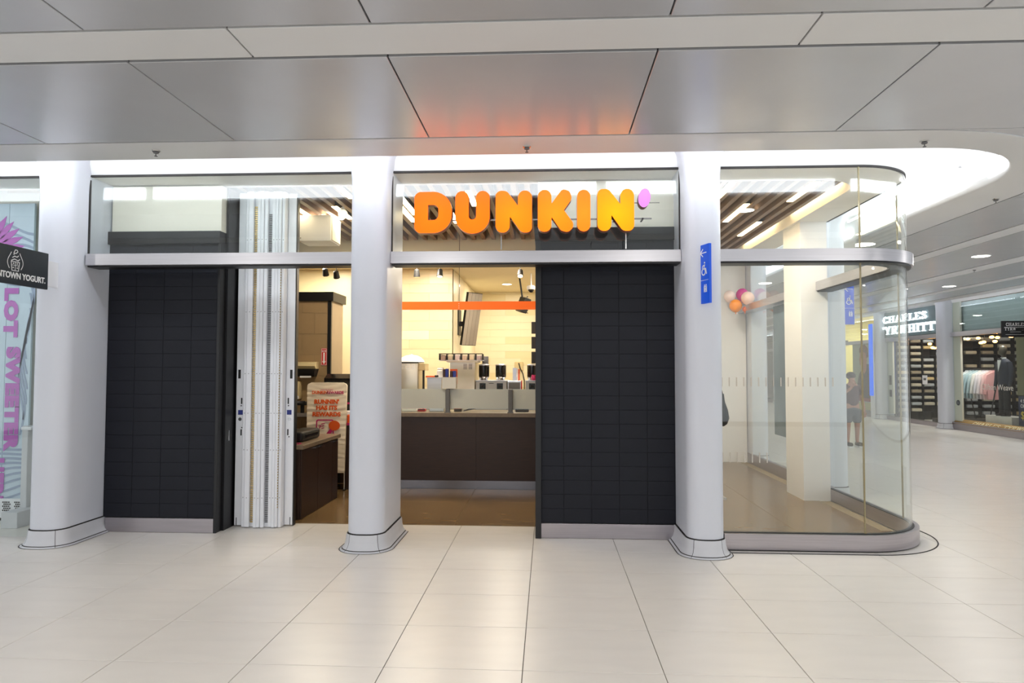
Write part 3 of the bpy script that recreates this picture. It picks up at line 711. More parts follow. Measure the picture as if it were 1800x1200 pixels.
# walls
def tilewall(name, label, x0, x1, y, z0, z1, tw, th, mats, back, stagger=.5, zmin=None, depth=.1):
    w = obj(name, bx(x0, x1, y, y+depth, z0, z1), back, smooth=0); tag(w, label, 'wall', kind='structure')
    r = 0; z = z0
    while z < z1-.02:
        h = min(th, z1-z); x = x0-(stagger*tw if r % 2 else 0)
        while x < x1-.02:
            a = max(x, x0); b = min(x+tw, x1)
            if b-a > .03: obj('tile', bx(a+.0015, b-.0015, y-.008-random.random()*.001, y+.002, z+.0015, z+h-.0015), random.choice(mats), w, smooth=0)
            x += tw
        z += th; r += 1
    return w
tilewall('wall_back', 'cream tiled kitchen wall behind the left machine', -2.95, -1.575, 11.2, 1.0, 3.26, .66, .155, [m_ctile, m_ctile, m_ctile3, m_ctile2], m_cgr)
tilewall('wall_back', 'pale cream tiled wall at the rear of the kitchen', -1.575, 1.3, 14.7, .9, 3.26, .66, .155, [m_ctile3, m_ctile3, m_ctile], m_cgr)
o = obj('wall_inner', bx(-1.70, -1.575, 11.21, 14.7, 0, 3.26), m_ctile3, smooth=0); tag(o, 'cream side wall holding the tilted screen', 'wall', kind='structure')
o = obj('wall_kitchen_right', bx(1.3, 1.36, 6.98, 15, 0, 3.66), m_cream, smooth=0); tag(o, 'cream wall dividing kitchen and glass corner', 'wall', kind='structure')
o = obj('wall_shop_left', bx(-6.0, -5.9, 7.1, 15, 0, 3.66), m_cream, smooth=0); tag(o, 'cream left wall of the coffee shop', 'wall', kind='structure')
o = obj('wall_lower', bx(-6, -2.95, 11.2, 11.3, 0, 3.66), m_ctile, smooth=0); tag(o, 'plain cream wall behind the tiled partition', 'wall', kind='structure')
tilewall('wall_partition', 'taupe tiled partition with black cap behind the rewards banner', -4.6, -3.10, 9.62, 0, 2.58, .36, .30, [m_ttile], m_tgr, depth=.55)
t = thing('partition_trim', 'black cap and corner post of the taupe tiled partition', 'trim', (-3.5, 9.8, 0))
obj('cap', bx(-4.6, -3.06, 9.57, 10.2, 2.57, 2.70, bev=.004), m_blackm, t, smooth=0)
obj('corner_post', bx(-3.145, -3.095, 9.595, 9.64, 0, 2.58), m_blackm, t, smooth=0)
# fire extinguisher arrow sign
t = thing('arrow_sign', 'red and white fire extinguisher arrow sign on taupe tiles', 'sign', (-3.185, 9.6, 1.65))
obj('plate', bx(-3.235, -3.15, 9.600, 9.606, 1.65, 1.895), m_redp, t, smooth=0)
ic = B(); im = fr((-3.1925, 9.600, 1.77), (1, 0, 0), (0, 0, 1))
prism(ic, [[(-.012, .06), (.012, .06), (.012, -.06), (.026, -.06), (0, -.105), (-.026, -.06), (-.012, -.06)]], .002, im)
prism(ic, [rrect(-.037, .037, -.117, .12, .004), rrect(-.033, .033, -.113, .116, .003)], .002, im)
prism(ic, [[(-.03, .07), (.03, .07), (.03, .1), (-.03, .1)]], .002, im)
obj('arrow', ic, m_whp, t, smooth=0)
ft = B(); text(ft, 'FIRE', .03, fr((-3.1925, 9.5975, 1.855), (1, 0, 0), (0, 0, 1)), bold=.001); obj('lettering', ft, m_redp, t, smooth=0)
# paper towel dispenser
t = thing('towel_dispenser', 'beige and black paper towel dispenser on taupe tiled wall', 'dispenser', (-3.40, 9.55, 1.49))
pf = lambda d: [(-.02, .1), (-.20, .1), (-.235, .06), (-.24, 0)]
obj('cover', loft(B(), [[(x, 9.61, 1.60), (x, 9.48, 1.60), (x, 9.45, 1.64), (x, 9.47, 1.68), (x, 9.52, 1.70), (x, 9.61, 1.70)] for x in (-3.56, -3.27)], closed=True, cap=True), m_beige, t)
obj('tray', loft(B(), [[(x, 9.61, 1.60), (x, 9.45, 1.60), (x+d, 9.46, 1.55), (x+d*2, 9.50, 1.49), (x+d*2, 9.61, 1.49)] for x, d in ((-3.562, .015), (-3.268, -.015))], closed=True, cap=True), m_dark, t)
obj('towel', bx(-3.50, -3.34, 9.49, 9.50, 1.475, 1.50), m_whp, t, smooth=0)
t = thing('soap_dispenser', 'small pale soap dispenser below the towel dispenser', 'dispenser', (-3.54, 9.56, 1.15))
obj('body', bx(-3.60, -3.505, 9.50, 9.61, 1.17, 1.42, bev=.015, seg=2), m_beige, t); obj('push_bar', bx(-3.59, -3.515, 9.485, 9.51, 1.17, 1.22, bev=.006), m_white, t)
t = thing('wall_shelf', 'dark shelf with steel edge on the taupe wall behind the banner', 'shelf', (-3.4, 9.5, 1.0))
obj('board', bx(-3.62, -3.14, 9.36, 9.61, .94, .98), m_top, t, smooth=0); obj('edge', bx(-3.62, -3.14, 9.35, 9.362, .935, .985), m_steel, t, smooth=0); obj('board', bx(-3.62, -3.14, 9.36, 9.61, .72, .75), m_top, t, smooth=0)
t = thing('card_reader', 'small black and silver device on the shelf behind the banner', 'device', (-3.45, 9.45, .98))
obj('body', bx(-3.52, -3.38, 9.42, 9.52, 1.09, 1.14, bev=.008), m_dark, t); obj('screen', bx(-3.51, -3.39, 9.416, 9.42, 1.12, 1.15), m_chrome, t, smooth=0); obj('stand', bx(-3.47, -3.43, 9.45, 9.5, .98, 1.09), m_dark, t, smooth=0)
# black waste unit
t = thing('waste_unit', 'black waste unit standing behind the rewards banner', 'bin', (-2.86, 9.45, 0))
obj('body', bx(-3.04, -2.5, 9.2, 9.6, 0, 1.38, bev=.01), m_dark, t); obj('hood', loft(B(), [[(x, 9.6, 1.38), (x, 9.19, 1.38), (x, 9.19, 1.47), (x, 9.32, 1.53), (x, 9.6, 1.53)] for x in (-3.05, -2.49)], closed=True, cap=True), m_darkgl, t, smooth=0)
obj('pink_stripe', bx(-2.86, -2.495, 9.194, 9.2, 1.12, 1.145), m_mag, t, smooth=0)
t = thing('snack_pack', 'orange and white snack packets stacked behind the banner', 'snacks', (-2.64, 9.1, .86))
obj('packet', bx(-2.71, -2.6, 9.06, 9.12, .88, 1.04, bev=.012), m_whp, t); obj('packet', bx(-2.68, -2.58, 9.02, 9.06, .86, .99, bev=.012), m_orp, t); obj('tray', bx(-2.74, -2.52, 9.0, 9.18, .85, .88), m_mag, t, smooth=0)
t = thing('display_plinth', 'dark low unit carrying the snack packets', 'cabinet', (-2.62, 9.09, 0)); obj('body', bx(-2.75, -2.5, 8.99, 9.19, 0, .83), m_wood, t, smooth=0); obj('top', bx(-2.76, -2.49, 8.98, 9.195, .83, .85), m_dark, t, smooth=0)
# rewards banner stand
t = thing('banner_stand', 'cream fabric rewards banner on a tubular steel stand', 'banner', (-2.91, 8.9, 0))
bn = B(); pts = rpoly([(-3.175, .235, .0), (-2.665, .235, .0), (-2.645, 1.42, .055), (-3.175, 1.41, .055)], 6)
nx, nz = 14, 60
def bxr(z, e): 
    l = -3.178; r_ = -2.668+.02*(z-.235)
    c = max(0, z-1.365); d = .055-math.sqrt(max(0, .055**2-min(c, .055)**2)); return (l+d) if e < 0 else (r_-d)
grid = []
for j in range(nz+1):
    z = .235+(1.42-.235)*j/nz; a = bxr(z, -1); b = bxr(z, 1)
    grid.append([(a+(b-a)*i/nx, 8.895+.007*sin(z*95+3*sin(i*.35+z*4))*(.6+.4*sin(z*31)), z) for i in range(nx+1)])
loft(bn, grid); bb = [[(p[0], 8.925, p[2]) for p in g] for g in grid]; loft(bn, bb)
loft(bn, [[g[0] for g in grid], [g[0] for g in bb]]); loft(bn, [[g[-1] for g in grid], [g[-1] for g in bb]]); loft(bn, [grid[-1], bb[-1]])
m_ban = mat('banner_fabric', S(252, 236, 212), .7, noise=.02)
obj('fabric', bn, m_ban, t, smooth=60)
for x in (-3.165, -2.672): obj('leg', tube(B(), [(x, 8.91, .235), (x, 8.91, .02)], .011), m_chrome, t); obj('foot', tube(B(), [(x, 8.84, .014), (x, 8.98, .014)], .012), m_dark, t)
obj('crossbar', tube(B(), [(-3.165, 8.91, .10), (-2.672, 8.91, .10)], .009), m_chrome, t)
yf = 8.885
def btxt(s, z, size, m, x=-2.912, bold=.0, sq=1): bm = B(); text(bm, s, size, fr((x, yf, z), (1, 0, 0), (0, 0, 1)), bold=bold, squeeze=sq); return obj('lettering', bm, m, t, smooth=0)
btxt("DUNKIN'", 1.287, .056, m_orp, x=-3.0, bold=.002, sq=.95); btxt('REWARDS', 1.287, .052, m_mag, x=-2.80, bold=.002, sq=.95)
btxt('INTRODUCING', 1.322, .024, m_mag, x=-2.91)
btxt("RUNNIN'", 1.165, .074, m_orp, bold=.004, sq=1.1); btxt('HAS ITS', 1.085, .074, m_orp, bold=.004, sq=1.1); btxt('REWARDS', 1.0, .074, m_orp, bold=.004, sq=1.1)
ph = B(); im = fr((-2.93, yf, .77), (1, 0, 0), (0, 0, 1))
prism(ph, [rrect(-.12, .12, -.16, .165, .03), rrect(-.104, .104, -.145, .148, .02)], .002, im)
obj('phone_outline', ph, m_mag, t, smooth=0)
ph = B(); prism(ph, [ell(.125, .085, .075, .065, 30)], .004, im); obj('orange_badge', ph, m_orp, t, smooth=0)
ph = B(); 
for q in ([(.02, -.02), (.09, .07), (.1, .01), (.06, -.05)], [(-.05, .11), (.0, .12), (.0, .108), (-.05, .098)], [(-.08, .05), (-.06, .085), (-.05, .08), (-.07, .045)], [(-.085, .085), (-.05, .09), (-.05, .08), (-.085, .075)], [(-.045, .05), (-.01, .06), (-.01, .05), (-.045, .04)], [(-.045, .08), (-.01, .09), (-.012, .08), (-.045, .07)]): prism(ph, [q], .0035, im)
obj('phone_drawing', ph, m_mag, t, smooth=0)
# brown cabinet by the folding door
t = thing('cabinet', 'low brown wood cabinet with stone top beside the folding door', 'cabinet', (-2.95, 7.8, 0))
obj('body', bx(-3.18, -2.625, 7.16, 8.42, .0, .745), m_wood, t, smooth=0)
for y0, y1 in ((7.17, 7.68), (7.685, 8.19), (8.195, 8.415)):
    d = obj('door', bx(-2.625, -2.607, y0, y1-.004, .01, .735, bev=.001), m_wood, t, smooth=0)
    for yh in ([(y1-.13, y1-.03)] if y0 < 7.5 else [(y0+.03, y0+.13)]): obj('pull', bx(-2.607, -2.588, yh[0], yh[1], .712, .722), m_chrome, d, smooth=0)
obj('worktop', bx(-3.19, -2.585, 7.14, 8.45, .745, .79, bev=.003), m_top, t, smooth=0)
t = thing('napkin_holder', 'black rounded napkin holder on the brown cabinet', 'dispenser', (-2.78, 7.75, .79))
obj('body', bx(-2.92, -2.70, 7.42, 8.02, .792, .905, bev=.028, seg=3), m_dark, t); obj('end_plate', bx(-2.86, -2.74, 8.015, 8.03, .81, .89, bev=.004), m_darkgl, t); obj('opening', bx(-2.702, -2.692, 7.52, 7.92, .83, .87, bev=.003), m_darkgl, t)
t = thing('coaster', 'flat pink round mat on the cabinet top', 'mat', (-2.78, 7.27, .79)); obj('disc', lathe(B(), [(.10, 0), (.10, .004)], (-2.76, 7.28, .79), 24), m_mag, t)
obj('disc_ring', loft(B(), [[(-2.76+r*cos(a), 7.28+r*sin(a), .7945) for a in [2*pi*k/24 for k in range(24)]] for r in (.06, .075)], closed=True), m_dark, t)
# white hanging box and lamps in the left opening
t = thing('hanging_box', 'white metal box hung from the slatted ceiling', 'box', (-2.74, 8.1, 3.08))
obj('case', bx(-2.94, -2.55, 7.85, 8.2, 3.105, 3.41, bev=.002), m_white, t, smooth=0); obj('side_panel', bx(-2.55, -2.535, 7.87, 8.18, 3.12, 3.395), m_cream, t, smooth=0)
for x in (-2.72, -2.6): obj('rod', tube(B(), [(x, 8.0, 3.41), (x, 8.0, 3.64)], .006), m_white, t)
obj('rivet', lathe(B(), [(.008, 0), (.006, .003)], (0, 0, 0), 8, fr((-2.91, 7.85, 3.14), (1, 0, 0), (0, 0, 1))), m_grey, t)
def globe(x, y, z, lab, r=.055):
    t = thing('globe_lamp', lab, 'light', (x, y, z)); obj('globe', sphere(B(), (x, y, z), r, 16), mat('lamp_glass', S(255, 245, 225), .3, emit=S(255, 236, 200), es=1.3), t); obj('stem', tube(B(), [(x, y, z+r), (x, y, 3.6)], .008), m_white, t); obj('cap', lathe(B(), [(.03, 0), (.02, .03)], (x, y, z+r*.85), 12), m_white, t)
globe(-2.33, 7.6, 3.36, 'white globe lamp beside the hanging box')
globe(-3.1, 8.0, 3.0, 'white globe lamp just right of the folding door', .05)
def track_head(x, y, z, lab, ang=.5):
    t = thing('spot_head', lab, 'light', (x, y, z), 'black spot heads')
    m = Mx.Translation((x, y, z)) @ Mx.Rotation(ang, 4, 'X')
    obj('can', lathe(B(), [(.045, -.06), (.05, -.055), (.038, .05), (.02, .06)], (0, 0, 0), 14, m), m_dark, t)
    obj('lens', lathe(B(), [(.04, -.062), (.04, -.058)], (0, 0, 0), 14, m), mat('spot_lens', S(255, 230, 180), .4, emit=S(255, 226, 170), es=4), t, smooth=0)
    obj('stem', tube(B(), [(x, y, z+.04), (x, y, 3.262 if y > 9.7 else 3.64)], .006), m_dark, t)
track_head(-3.42, 10.3, 3.09, 'black spot head left of its pair above the partition'); track_head(-3.25, 10.3, 3.05, 'black spot head right of its pair above the partition')
track_head(-2.02, 10.4, 3.08, 'black spot head on the left below the orange D', .2); track_head(-1.66, 10.4, 3.08, 'black spot head in the middle below the orange U', -.3)
track_head(-.42, 10.4, 3.07, 'black spot head near the black panel', -.6)
# ------------------------------------------------------------------ counter
t = thing('service_counter', 'dark brown service counter with stone top and steel toe kick', 'counter', (-.8, 9.4, 0))
for a, b in ((-2.46, -.95), (-.948, .5), (.502, 1.29)): obj('front_panel', bx(a, b, 9.05, 9.09, .128, .965), m_wood, t, smooth=0)
obj('carcass', bx(-2.46, 1.29, 9.09, 9.75, .12, .965), m_wood, t, smooth=0)
obj('toe_kick', bx(-2.4, 1.29, 9.13, 9.6, .007, .13), mat('toe_kick_steel', S(140, 138, 142), .22, metal=1, noise=.06, nscale=5, stretch=(.3, .3, 12)), t, smooth=0)
obj('stone_top', bx(-2.48, 1.29, 9.02, 9.78, .965, 1.018, bev=.003), m_top, t, smooth=0)
# glass screen with frosted band
for k, (a, b, w) in enumerate(((-2.44, -1.34, 'left'), (-1.33, -.50, 'middle'), (-.49, 1.28, 'right'))):
    s = thing('counter_screen', w+' pane of the glass counter screen with frosted band', 'screen', ((a+b)/2, 9.12, 1.018), 'counter screens')
    obj('pane', bx(a, b, 9.115, 9.123, 1.02, 1.336), m_glass, s, smooth=0); obj('frosted_band', bx(a, b, 9.111, 9.1145, 1.072, 1.332), m_frost, s, smooth=0)
for x, w in ((-1.335, 'in front of the cup holder'), (-.495, 'beside the twin brewer')):
    s = thing('screen_post', 'grey metal post of the counter screen '+w, 'post', (x, 9.14, 1.018)); obj('post', bx(x-.03, x+.03, 9.065, 9.108, 1.02, 1.335, bev=.008), m_grey, s); obj('base', bx(x-.04, x+.04, 9.05, 9.11, 1.018, 1.03), m_grey, s, smooth=0)
# cup holder
s = thing('cup_holder', 'steel box holding dark and blue sleeves above the counter screen', 'holder', (-1.315, 9.15, 1.33))
obj('tray', bx(-1.412, -1.222, 9.06, 9.2, 1.337, 1.492, bev=.003), m_warmst, s, smooth=0)
m_sl = mat('blue_sleeve', S(44, 60, 150), .5, noise=.05); m_br = mat('brown_sleeve', S(70, 42, 36), .5, noise=.05)
for x, z, m in ((-1.385, 1.60, m_br), (-1.35, 1.605, m_sl), (-1.29, 1.575, m_br), (-1.25, 1.575, m_sl)): obj('sleeve', bx(x-.018, x+.018, 9.08, 9.17, 1.44, z, bev=.003), m, s, smooth=0)
obj('orange_back', bx(-1.32, -1.22, 9.18, 9.19, 1.40, 1.60), m_orp, s, smooth=0); obj('leg', bx(-1.36, -1.27, 9.18, 9.2, 1.33, 1.345), m_dark, s, smooth=0)
# back counter
t = thing('back_counter', 'steel work counter behind the service counter', 'counter', (-.8, 10.5, 0)); obj('body', bx(-2.5, 1.28, 10.15, 10.85, 0, .90), m_steel, t, smooth=0); obj('top', bx(-2.52, 1.28, 10.12, 10.87, .90, .93, bev=.003), m_steel, t, smooth=0)
def vents(bm, cx, y, zc, n=4, c=2, w=.075, gap=.1):
    for i in range(c):
        for j in range(n): box(bm, cx+(i-(c-1)/2)*gap-w/2, cx+(i-(c-1)/2)*gap+w/2, y-.003, y+.003, zc+j*.022, zc+j*.022+.01)
    return bm
s = thing('oven', 'steel oven with vent slots under a white dome behind the counter', 'oven', (-2.15, 10.4, .93))
obj('body', bx(-2.36, -1.96, 10.22, 10.7, .96, 1.69, bev=.01, seg=2), m_warmst, s); obj('top_edge', bx(-2.37, -1.95, 10.21, 10.71, 1.69, 1.705), m_dark, s, smooth=0)
obj('vent_slots', vents(B(), -2.14, 10.22, 1.60, 4, 4, .06, .075), m_whp, s, smooth=0); obj('side_box', bx(-1.958, -1.86, 10.28, 10.6, 1.58, 1.69, bev=.005), m_beige, s, smooth=0); obj('side_post', bx(-1.91, -1.885, 10.35, 10.4, .96, 1.58), m_dark, s, smooth=0)
for x in (-2.3, -2.02): obj('foot', bx(x-.02, x+.02, 10.3, 10.34, .93, .965), m_dark, s, smooth=0)
s = thing('cake_dome', 'white dome lid on top of the steel oven', 'lid', (-2.12, 10.45, 1.705)); obj('dome', lathe(B(), [(.2, 0), (.195, .02), (.15, .07), (.09, .1), (.02, .112)], (-2.1, 10.45, 1.706), 24), m_whp, s)
obj('knob', sphere(B(), (-2.1, 10.45, 1.82), .012, 8), m_whp, s)
s = thing('steel_bin', 'small steel bin with beige scoop beside the oven', 'container', (-1.72, 10.35, .93)); obj('box', bx(-1.82, -1.60, 10.24, 10.5, .93, 1.46, bev=.004), m_steel, s, smooth=0); obj('lid', bx(-1.83, -1.59, 10.23, 10.51, 1.46, 1.472), m_steel, s, smooth=0)
s = thing('scoop', 'orange-handled scoop lying on the small steel bin', 'scoop', (-1.74, 10.3, 1.472)); obj('handle', bx(-1.85, -1.71, 10.28, 10.31, 1.474, 1.50, bev=.006), m_orp, s); obj('bowl', bx(-1.71, -1.66, 10.26, 10.33, 1.474, 1.51, bev=.01), m_dark, s)
s = thing('white_cup_stack', 'stack of white lids on the small steel bin', 'lids', (-1.63, 10.36, 1.472)); obj('stack', lathe(B(), [(.06, 0), (.06, .1), (.05, .11), (.05, .13)], (-1.64, 10.4, 1.473), 18), m_whp, s); obj('top_lid', lathe(B(), [(.055, .13), (.045, .145)], (-1.64, 10.4, 1.473), 18), m_white, s)
s = thing('steel_machine', 'cream-tinted steel machine with vent slots in the middle of the kitchen', 'machine', (-1.25, 10.45, .93))
obj('body', loft(B(), [[(-1.47, 10.22, z), (-1.09, 10.22, z), (-1.09, 10.75, z), (-1.47, 10.75, z)] if z < 1.2 or z > 1.55 else [(-1.44, 10.24, z), (-1.10, 10.24, z), (-1.09, 10.75, z), (-1.47, 10.75, z)] for z in (.95, 1.18, 1.3, 1.52, 1.6, 1.70)], closed=True, cap=True), m_warmst, s, smooth=20)
obj('vent_slots', vents(B(), -1.2, 10.22, 1.60, 4, 2, .055, .08), m_grey, s, smooth=0); obj('top_plate', bx(-1.52, -1.06, 10.2, 10.77, 1.70, 1.725), m_cream, s, smooth=0)
for x in (-1.42, -1.14): obj('foot', bx(x-.02, x+.02, 10.3, 10.34, .93, .955), m_dark, s, smooth=0)
s = thing('bag_rack', 'black wire rack of paper bags on top of the steel machine', 'rack', (-1.3, 10.4, 1.725))
obj('shelf', bx(-1.66, -.99, 10.36, 10.62, 1.726, 1.738), m_white, s, smooth=0); obj('top_bar', bx(-1.66, -.99, 10.34, 10.37, 1.825, 1.838), m_dark, s, smooth=0)
for k in range(7): obj('divider', bx(-1.66+k*.11, -1.645+k*.11, 10.35, 10.5, 1.738, 1.83), m_dark, s, smooth=0)
for k in range(6): obj('bag', bx(-1.635+k*.11, -1.565+k*.11, 10.37, 10.5, 1.739, 1.82-.006*(k % 2), bev=.004), mat('paper_bag_%d' % (k % 3), [S(236, 214, 196), S(240, 226, 200), S(238, 222, 224)][k % 3], .7, noise=.02), s, smooth=0)
s = thing('wall_speaker', 'dark grey box on the back wall beside the bag rack', 'box', (-1.0, 11, 1.6)); obj('case', bx(-1.02, -.93, 10.6, 10.72, 1.60, 1.80, bev=.006), m_grey, s); obj('foot', bx(-1.0, -.95, 10.62, 10.7, .93, 1.60), m_grey, s, smooth=0)
# twin coffee brewers
def brewer(x0, label, n=2, w=.46):
    s = thing('coffee_brewer', label, 'coffee machine', (x0+w/2, 10.4, .93), 'coffee brewers')
    obj('cabinet', bx(x0, x0+w, 10.2, 10.75, .96, 1.42, bev=.006), mat('brewer_grey', S(176, 176, 178), .4, metal=.3, noise=.03), s, smooth=0)
    obj('lid_plate', bx(x0-.005, x0+w+.005, 10.19, 10.76, 1.42, 1.432), m_steel, s, smooth=0)
    for k in range(n):
        cx = x0+w*(.22+.56*k)
        p = obj('control_panel', bx(cx-.045, cx+.045, 10.192, 10.2, 1.30, 1.39), m_darkgl, s, smooth=0)
        obj('dial', lathe(B(), [(.022, 0), (.018, .012)], (0, 0, 0), 14, fr((cx, 10.192, 1.345), (1, 0, 0), (0, 0, 1))), m_dark, p)
        h = obj('hopper', lathe(B(), [(.076, 0), (.081, .012), (.081, .165), (.078, .172)], (cx, 10.42, 1.482), 20), m_darkgl, s)
        obj('hopper_lid', lathe(B(), [(.084, 0), (.084, .014), (.05, .024), (.02, .026)], (cx, 10.42, 1.654), 20), m_steel, h)
        obj('collar', lathe(B(), [(.045, 0), (.06, .02), (.082, .05)], (cx, 10.42, 1.432), 16), m_chrome, h)
        for dx in (-.05, .05): obj('clip', bx(cx+dx-.012, cx+dx+.012, 10.33, 10.36, 1.432, 1.47, bev=.003), m_chrome, s, smooth=0)
    obj('badge', bx(x0+w*.42, x0+w*.58, 10.195, 10.2, 1.385, 1.392), m_dark, s, smooth=0)
    for x in (x0+.04, x0+w-.04): obj('foot', bx(x-.02, x+.02, 10.3, 10.34, .93, .965), m_dark, s, smooth=0)
brewer(-1.075, 'grey coffee brewer with two black bean hoppers in the middle'); brewer(-.335, 'grey coffee brewer partly hidden by the black tiled panel')
s = thing('steel_shelf_box', 'open steel box with red edge between the two brewers', 'box', (-.49, 10.4, .93))
obj('box', bx(-.60, -.40, 10.22, 10.6, .96, 1.425, bev=.003), m_steel, s, smooth=0); obj('recess', bx(-.585, -.415, 10.214, 10.222, 1.30, 1.40), m_grey, s, smooth=0); obj('red_edge', bx(-.40, -.385, 10.21, 10.3, 1.30, 1.43), m_redp, s, smooth=0); obj('foot', bx(-.58, -.42, 10.3, 10.5, .93, .962), m_dark, s, smooth=0)
s = thing('wall_outlet_box', 'beige wall box with a dangling black cable above the steel box', 'outlet', (-.5, 14.6, 1.5)); obj('plate', bx(-.71, -.53, 14.64, 14.69, 1.58, 1.76, bev=.01), m_beige, s); obj('cable', tube(B(), [(-.62, 14.62, 1.73), (-.59, 14.6, 1.62), (-.53, 14.58, 1.50), (-.5, 14.56, 1.36), (-.5, 14.56, 1.1)], .012), m_dark, s)
s = thing('menu_stand', 'white and orange folded cards standing on the steel box', 'cards', (-.5, 10.4, 1.425)); obj('card', bx(-.53, -.47, 10.34, 10.36, 1.427, 1.62), m_steel, s, smooth=0); obj('card', bx(-.445, -.425, 10.30, 10.38, 1.427, 1.60), m_orp, s, smooth=0); obj('card', bx(-.465, -.445, 10.31, 10.38, 1.427, 1.61), m_whp, s, smooth=0)
s = thing('red_jug', 'small pink jug at the edge of the right brewer', 'jug', (-.22, 10.1, 1.4)); obj('body', lathe(B(), [(.03, 0), (.04, .03), (.035, .08)], (-.205, 10.17, .93+.505), 14), m_mag, s); obj('handle', tube(B(), [(-.205, 10.13, 1.45), (-.205, 10.11, 1.475), (-.205, 10.13, 1.50)], .005, 6), m_mag, s)
# small items seen under the frosted band on the counter
def small(name, label, cat, x0, x1, z1, m, y=9.3, m2=None):
    s = thing(name, label, cat, ((x0+x1)/2, y+.05, 1.018)); obj('body', bx(x0, x1, y, y+.12, 1.02, z1, bev=.004), m, s, smooth=0); obj('trim', bx(x0, x1, y-.002, y+.01, z1-.012, z1+.002), m2 or m_dark, s, smooth=0)
small('sugar_box', 'low white box at the left end of the counter', 'box', -2.0, -1.8, 1.072, m_whp, m2=m_redp); small('tip_jar', 'red tray on the counter left of the cup holder post', 'tray', -1.78, -1.68, 1.05, m_redp, m2=m_dark)
small('steel_pan', 'steel pan on the counter below the small bin', 'pan', -1.62, -1.42, 1.075, m_steel); small('cup_tray', 'brown cup tray on the counter right of the post', 'tray', -1.28, -1.18, 1.07, m_wood, m2=m_orp); small('lid_tray', 'dark slatted tray on the counter between brewers', 'tray', -.44, -.26, 1.06, m_wood)
s = thing('tongs', 'black tongs lying on the counter', 'tongs', (-1.1, 9.3, 1.02)); obj('arm', tube(B(), [(-1.15, 9.3, 1.03), (-1.05, 9.3, 1.06), (-1.0, 9.3, 1.07)], .008), m_dark, s); obj('arm', tube(B(), [(-1.15, 9.33, 1.03), (-1.05, 9.34, 1.05), (-1.0, 9.33, 1.06)], .008), m_dark, s)
# orange fascia beam
s = thing('orange_beam', 'bright orange fascia beam hung over the counter', 'beam', (-.5, 9.4, 2.42)); obj('beam', bx(-2.45, 1.29, 9.38, 9.44, 2.425, 2.535), m_orange, s, smooth=0)
for x in (-2.2, -1.23, .3): obj('hanger', tube(B(), [(x, 9.41, 2.535), (x, 9.41, 3.6)], .004, 6), m_chrome, s)
for k in range(3): obj('screw', lathe(B(), [(.006, 0), (.004, .003)], (0, 0, 0), 8, fr((-1.23, 9.38, 2.445+k*.03), (1, 0, 0), (0, 0, 1))), m_whp, s)
# tilted screen on the side wall
s = thing('menu_screen', 'tilted grey slatted menu screen on a black wall arm', 'screen', (-1.4, 12.2, 2.0))
c0 = V((-1.335, 12.0, 2.48)); rr = V((.62, .78, .0)).normalized(); uu = V((.10, -.17, 1)).normalized(); uu = (uu-rr*uu.dot(rr)).normalized()
fm = fr(c0, rr, uu); hw, hh = .175, .47
obj('back_case', prism(B(), [[(-hw, -hh), (hw, -hh), (hw, hh), (-hw, hh)]], -.05, fm), m_dark, s, smooth=0)
for k in range(4):
    a = -hw+k*hw/2
    obj('slat', prism(B(), [[(a+.003, -hh+.01), (a+hw/2-.003, -hh+.01), (a+hw/2-.003, hh-.01), (a+.003, hh-.01)]], .006, fm), mat('screen_grey', S(176, 168, 158), .4, noise=.03), s, smooth=0)
obj('wall_arm', bx(-1.575, -1.40, 11.98, 12.06, 2.36, 2.44), m_dark, s, smooth=0); obj('wall_plate', bx(-1.578, -1.555, 11.85, 12.2, 2.2, 2.65), m_dark, s, smooth=0)
# projector, dome camera
s = thing('ceiling_speaker', 'black box on a ceiling arm near the black panel', 'speaker', (-.42, 11.6, 2.75))
fm = Mx.Translation((-.42, 11.8, 2.72)) @ Mx.Rotation(.35, 4, 'Y') @ Mx.Rotation(.5, 4, 'Z')
obj('case', bx(-.06, .06, -.12, .12, -.14, .12, bev=.01, mx=fm), m_dark, s); obj('arm', tube(B(), [(-.44, 11.8, 2.84), (-.47, 11.8, 3.05), (-.5, 11.8, 3.262)], .015), m_dark, s)
cb = B(); tube(cb, [(-.36+.02*sin(k*1.6), 11.75+.02*cos(k*1.6), 2.86-k*.012) for k in range(26)], .006, 5); obj('coiled_cable', cb, m_dark, s)
s = thing('dome_camera', 'small white dome camera on the kitchen ceiling', 'camera', (-.28, 11.8, 2.9)); obj('housing', lathe(B(), [(.07, 0), (.075, .05), (.06, .07)], (-.29, 11.8, 2.98), 16), m_white, s); obj('dome', sphere(B(), (-.29, 11.8, 2.975), .05, 12), m_darkgl, s); obj('stem', tube(B(), [(-.29, 11.8, 3.05), (-.29, 11.8, 3.262)], .012), m_white, s)
for k in range(4):
    s = thing('menu_board', ['topmost', 'second highest', 'third', 'lowest'][k]+' of the dark boards stacked at the edge of the black panel', 'board', (-.2, 11, 1.6+.0), 'stacked dark boards')
    z = 2.36-k*.24; obj('board', bx(-.262, -.10, 10.95, 11.0, z-.19, z, bev=.004), m_dark, s, smooth=0); obj('hook', bx(-.19, -.17, 11.0, 11.012, z-.08, z-.04), m_chrome, s, smooth=0)
s = thing('board_pole', 'thin pole from ceiling to floor carrying the dark boards', 'pole', (-.18, 11.02, 0)); obj('pole', tube(B(), [(-.18, 11.024, .006), (-.18, 11.024, 3.262)], .012), m_dark, s); obj('foot', lathe(B(), [(.05, 0), (.045, .012)], (-.18, 11.024, .006), 14), m_dark, s)
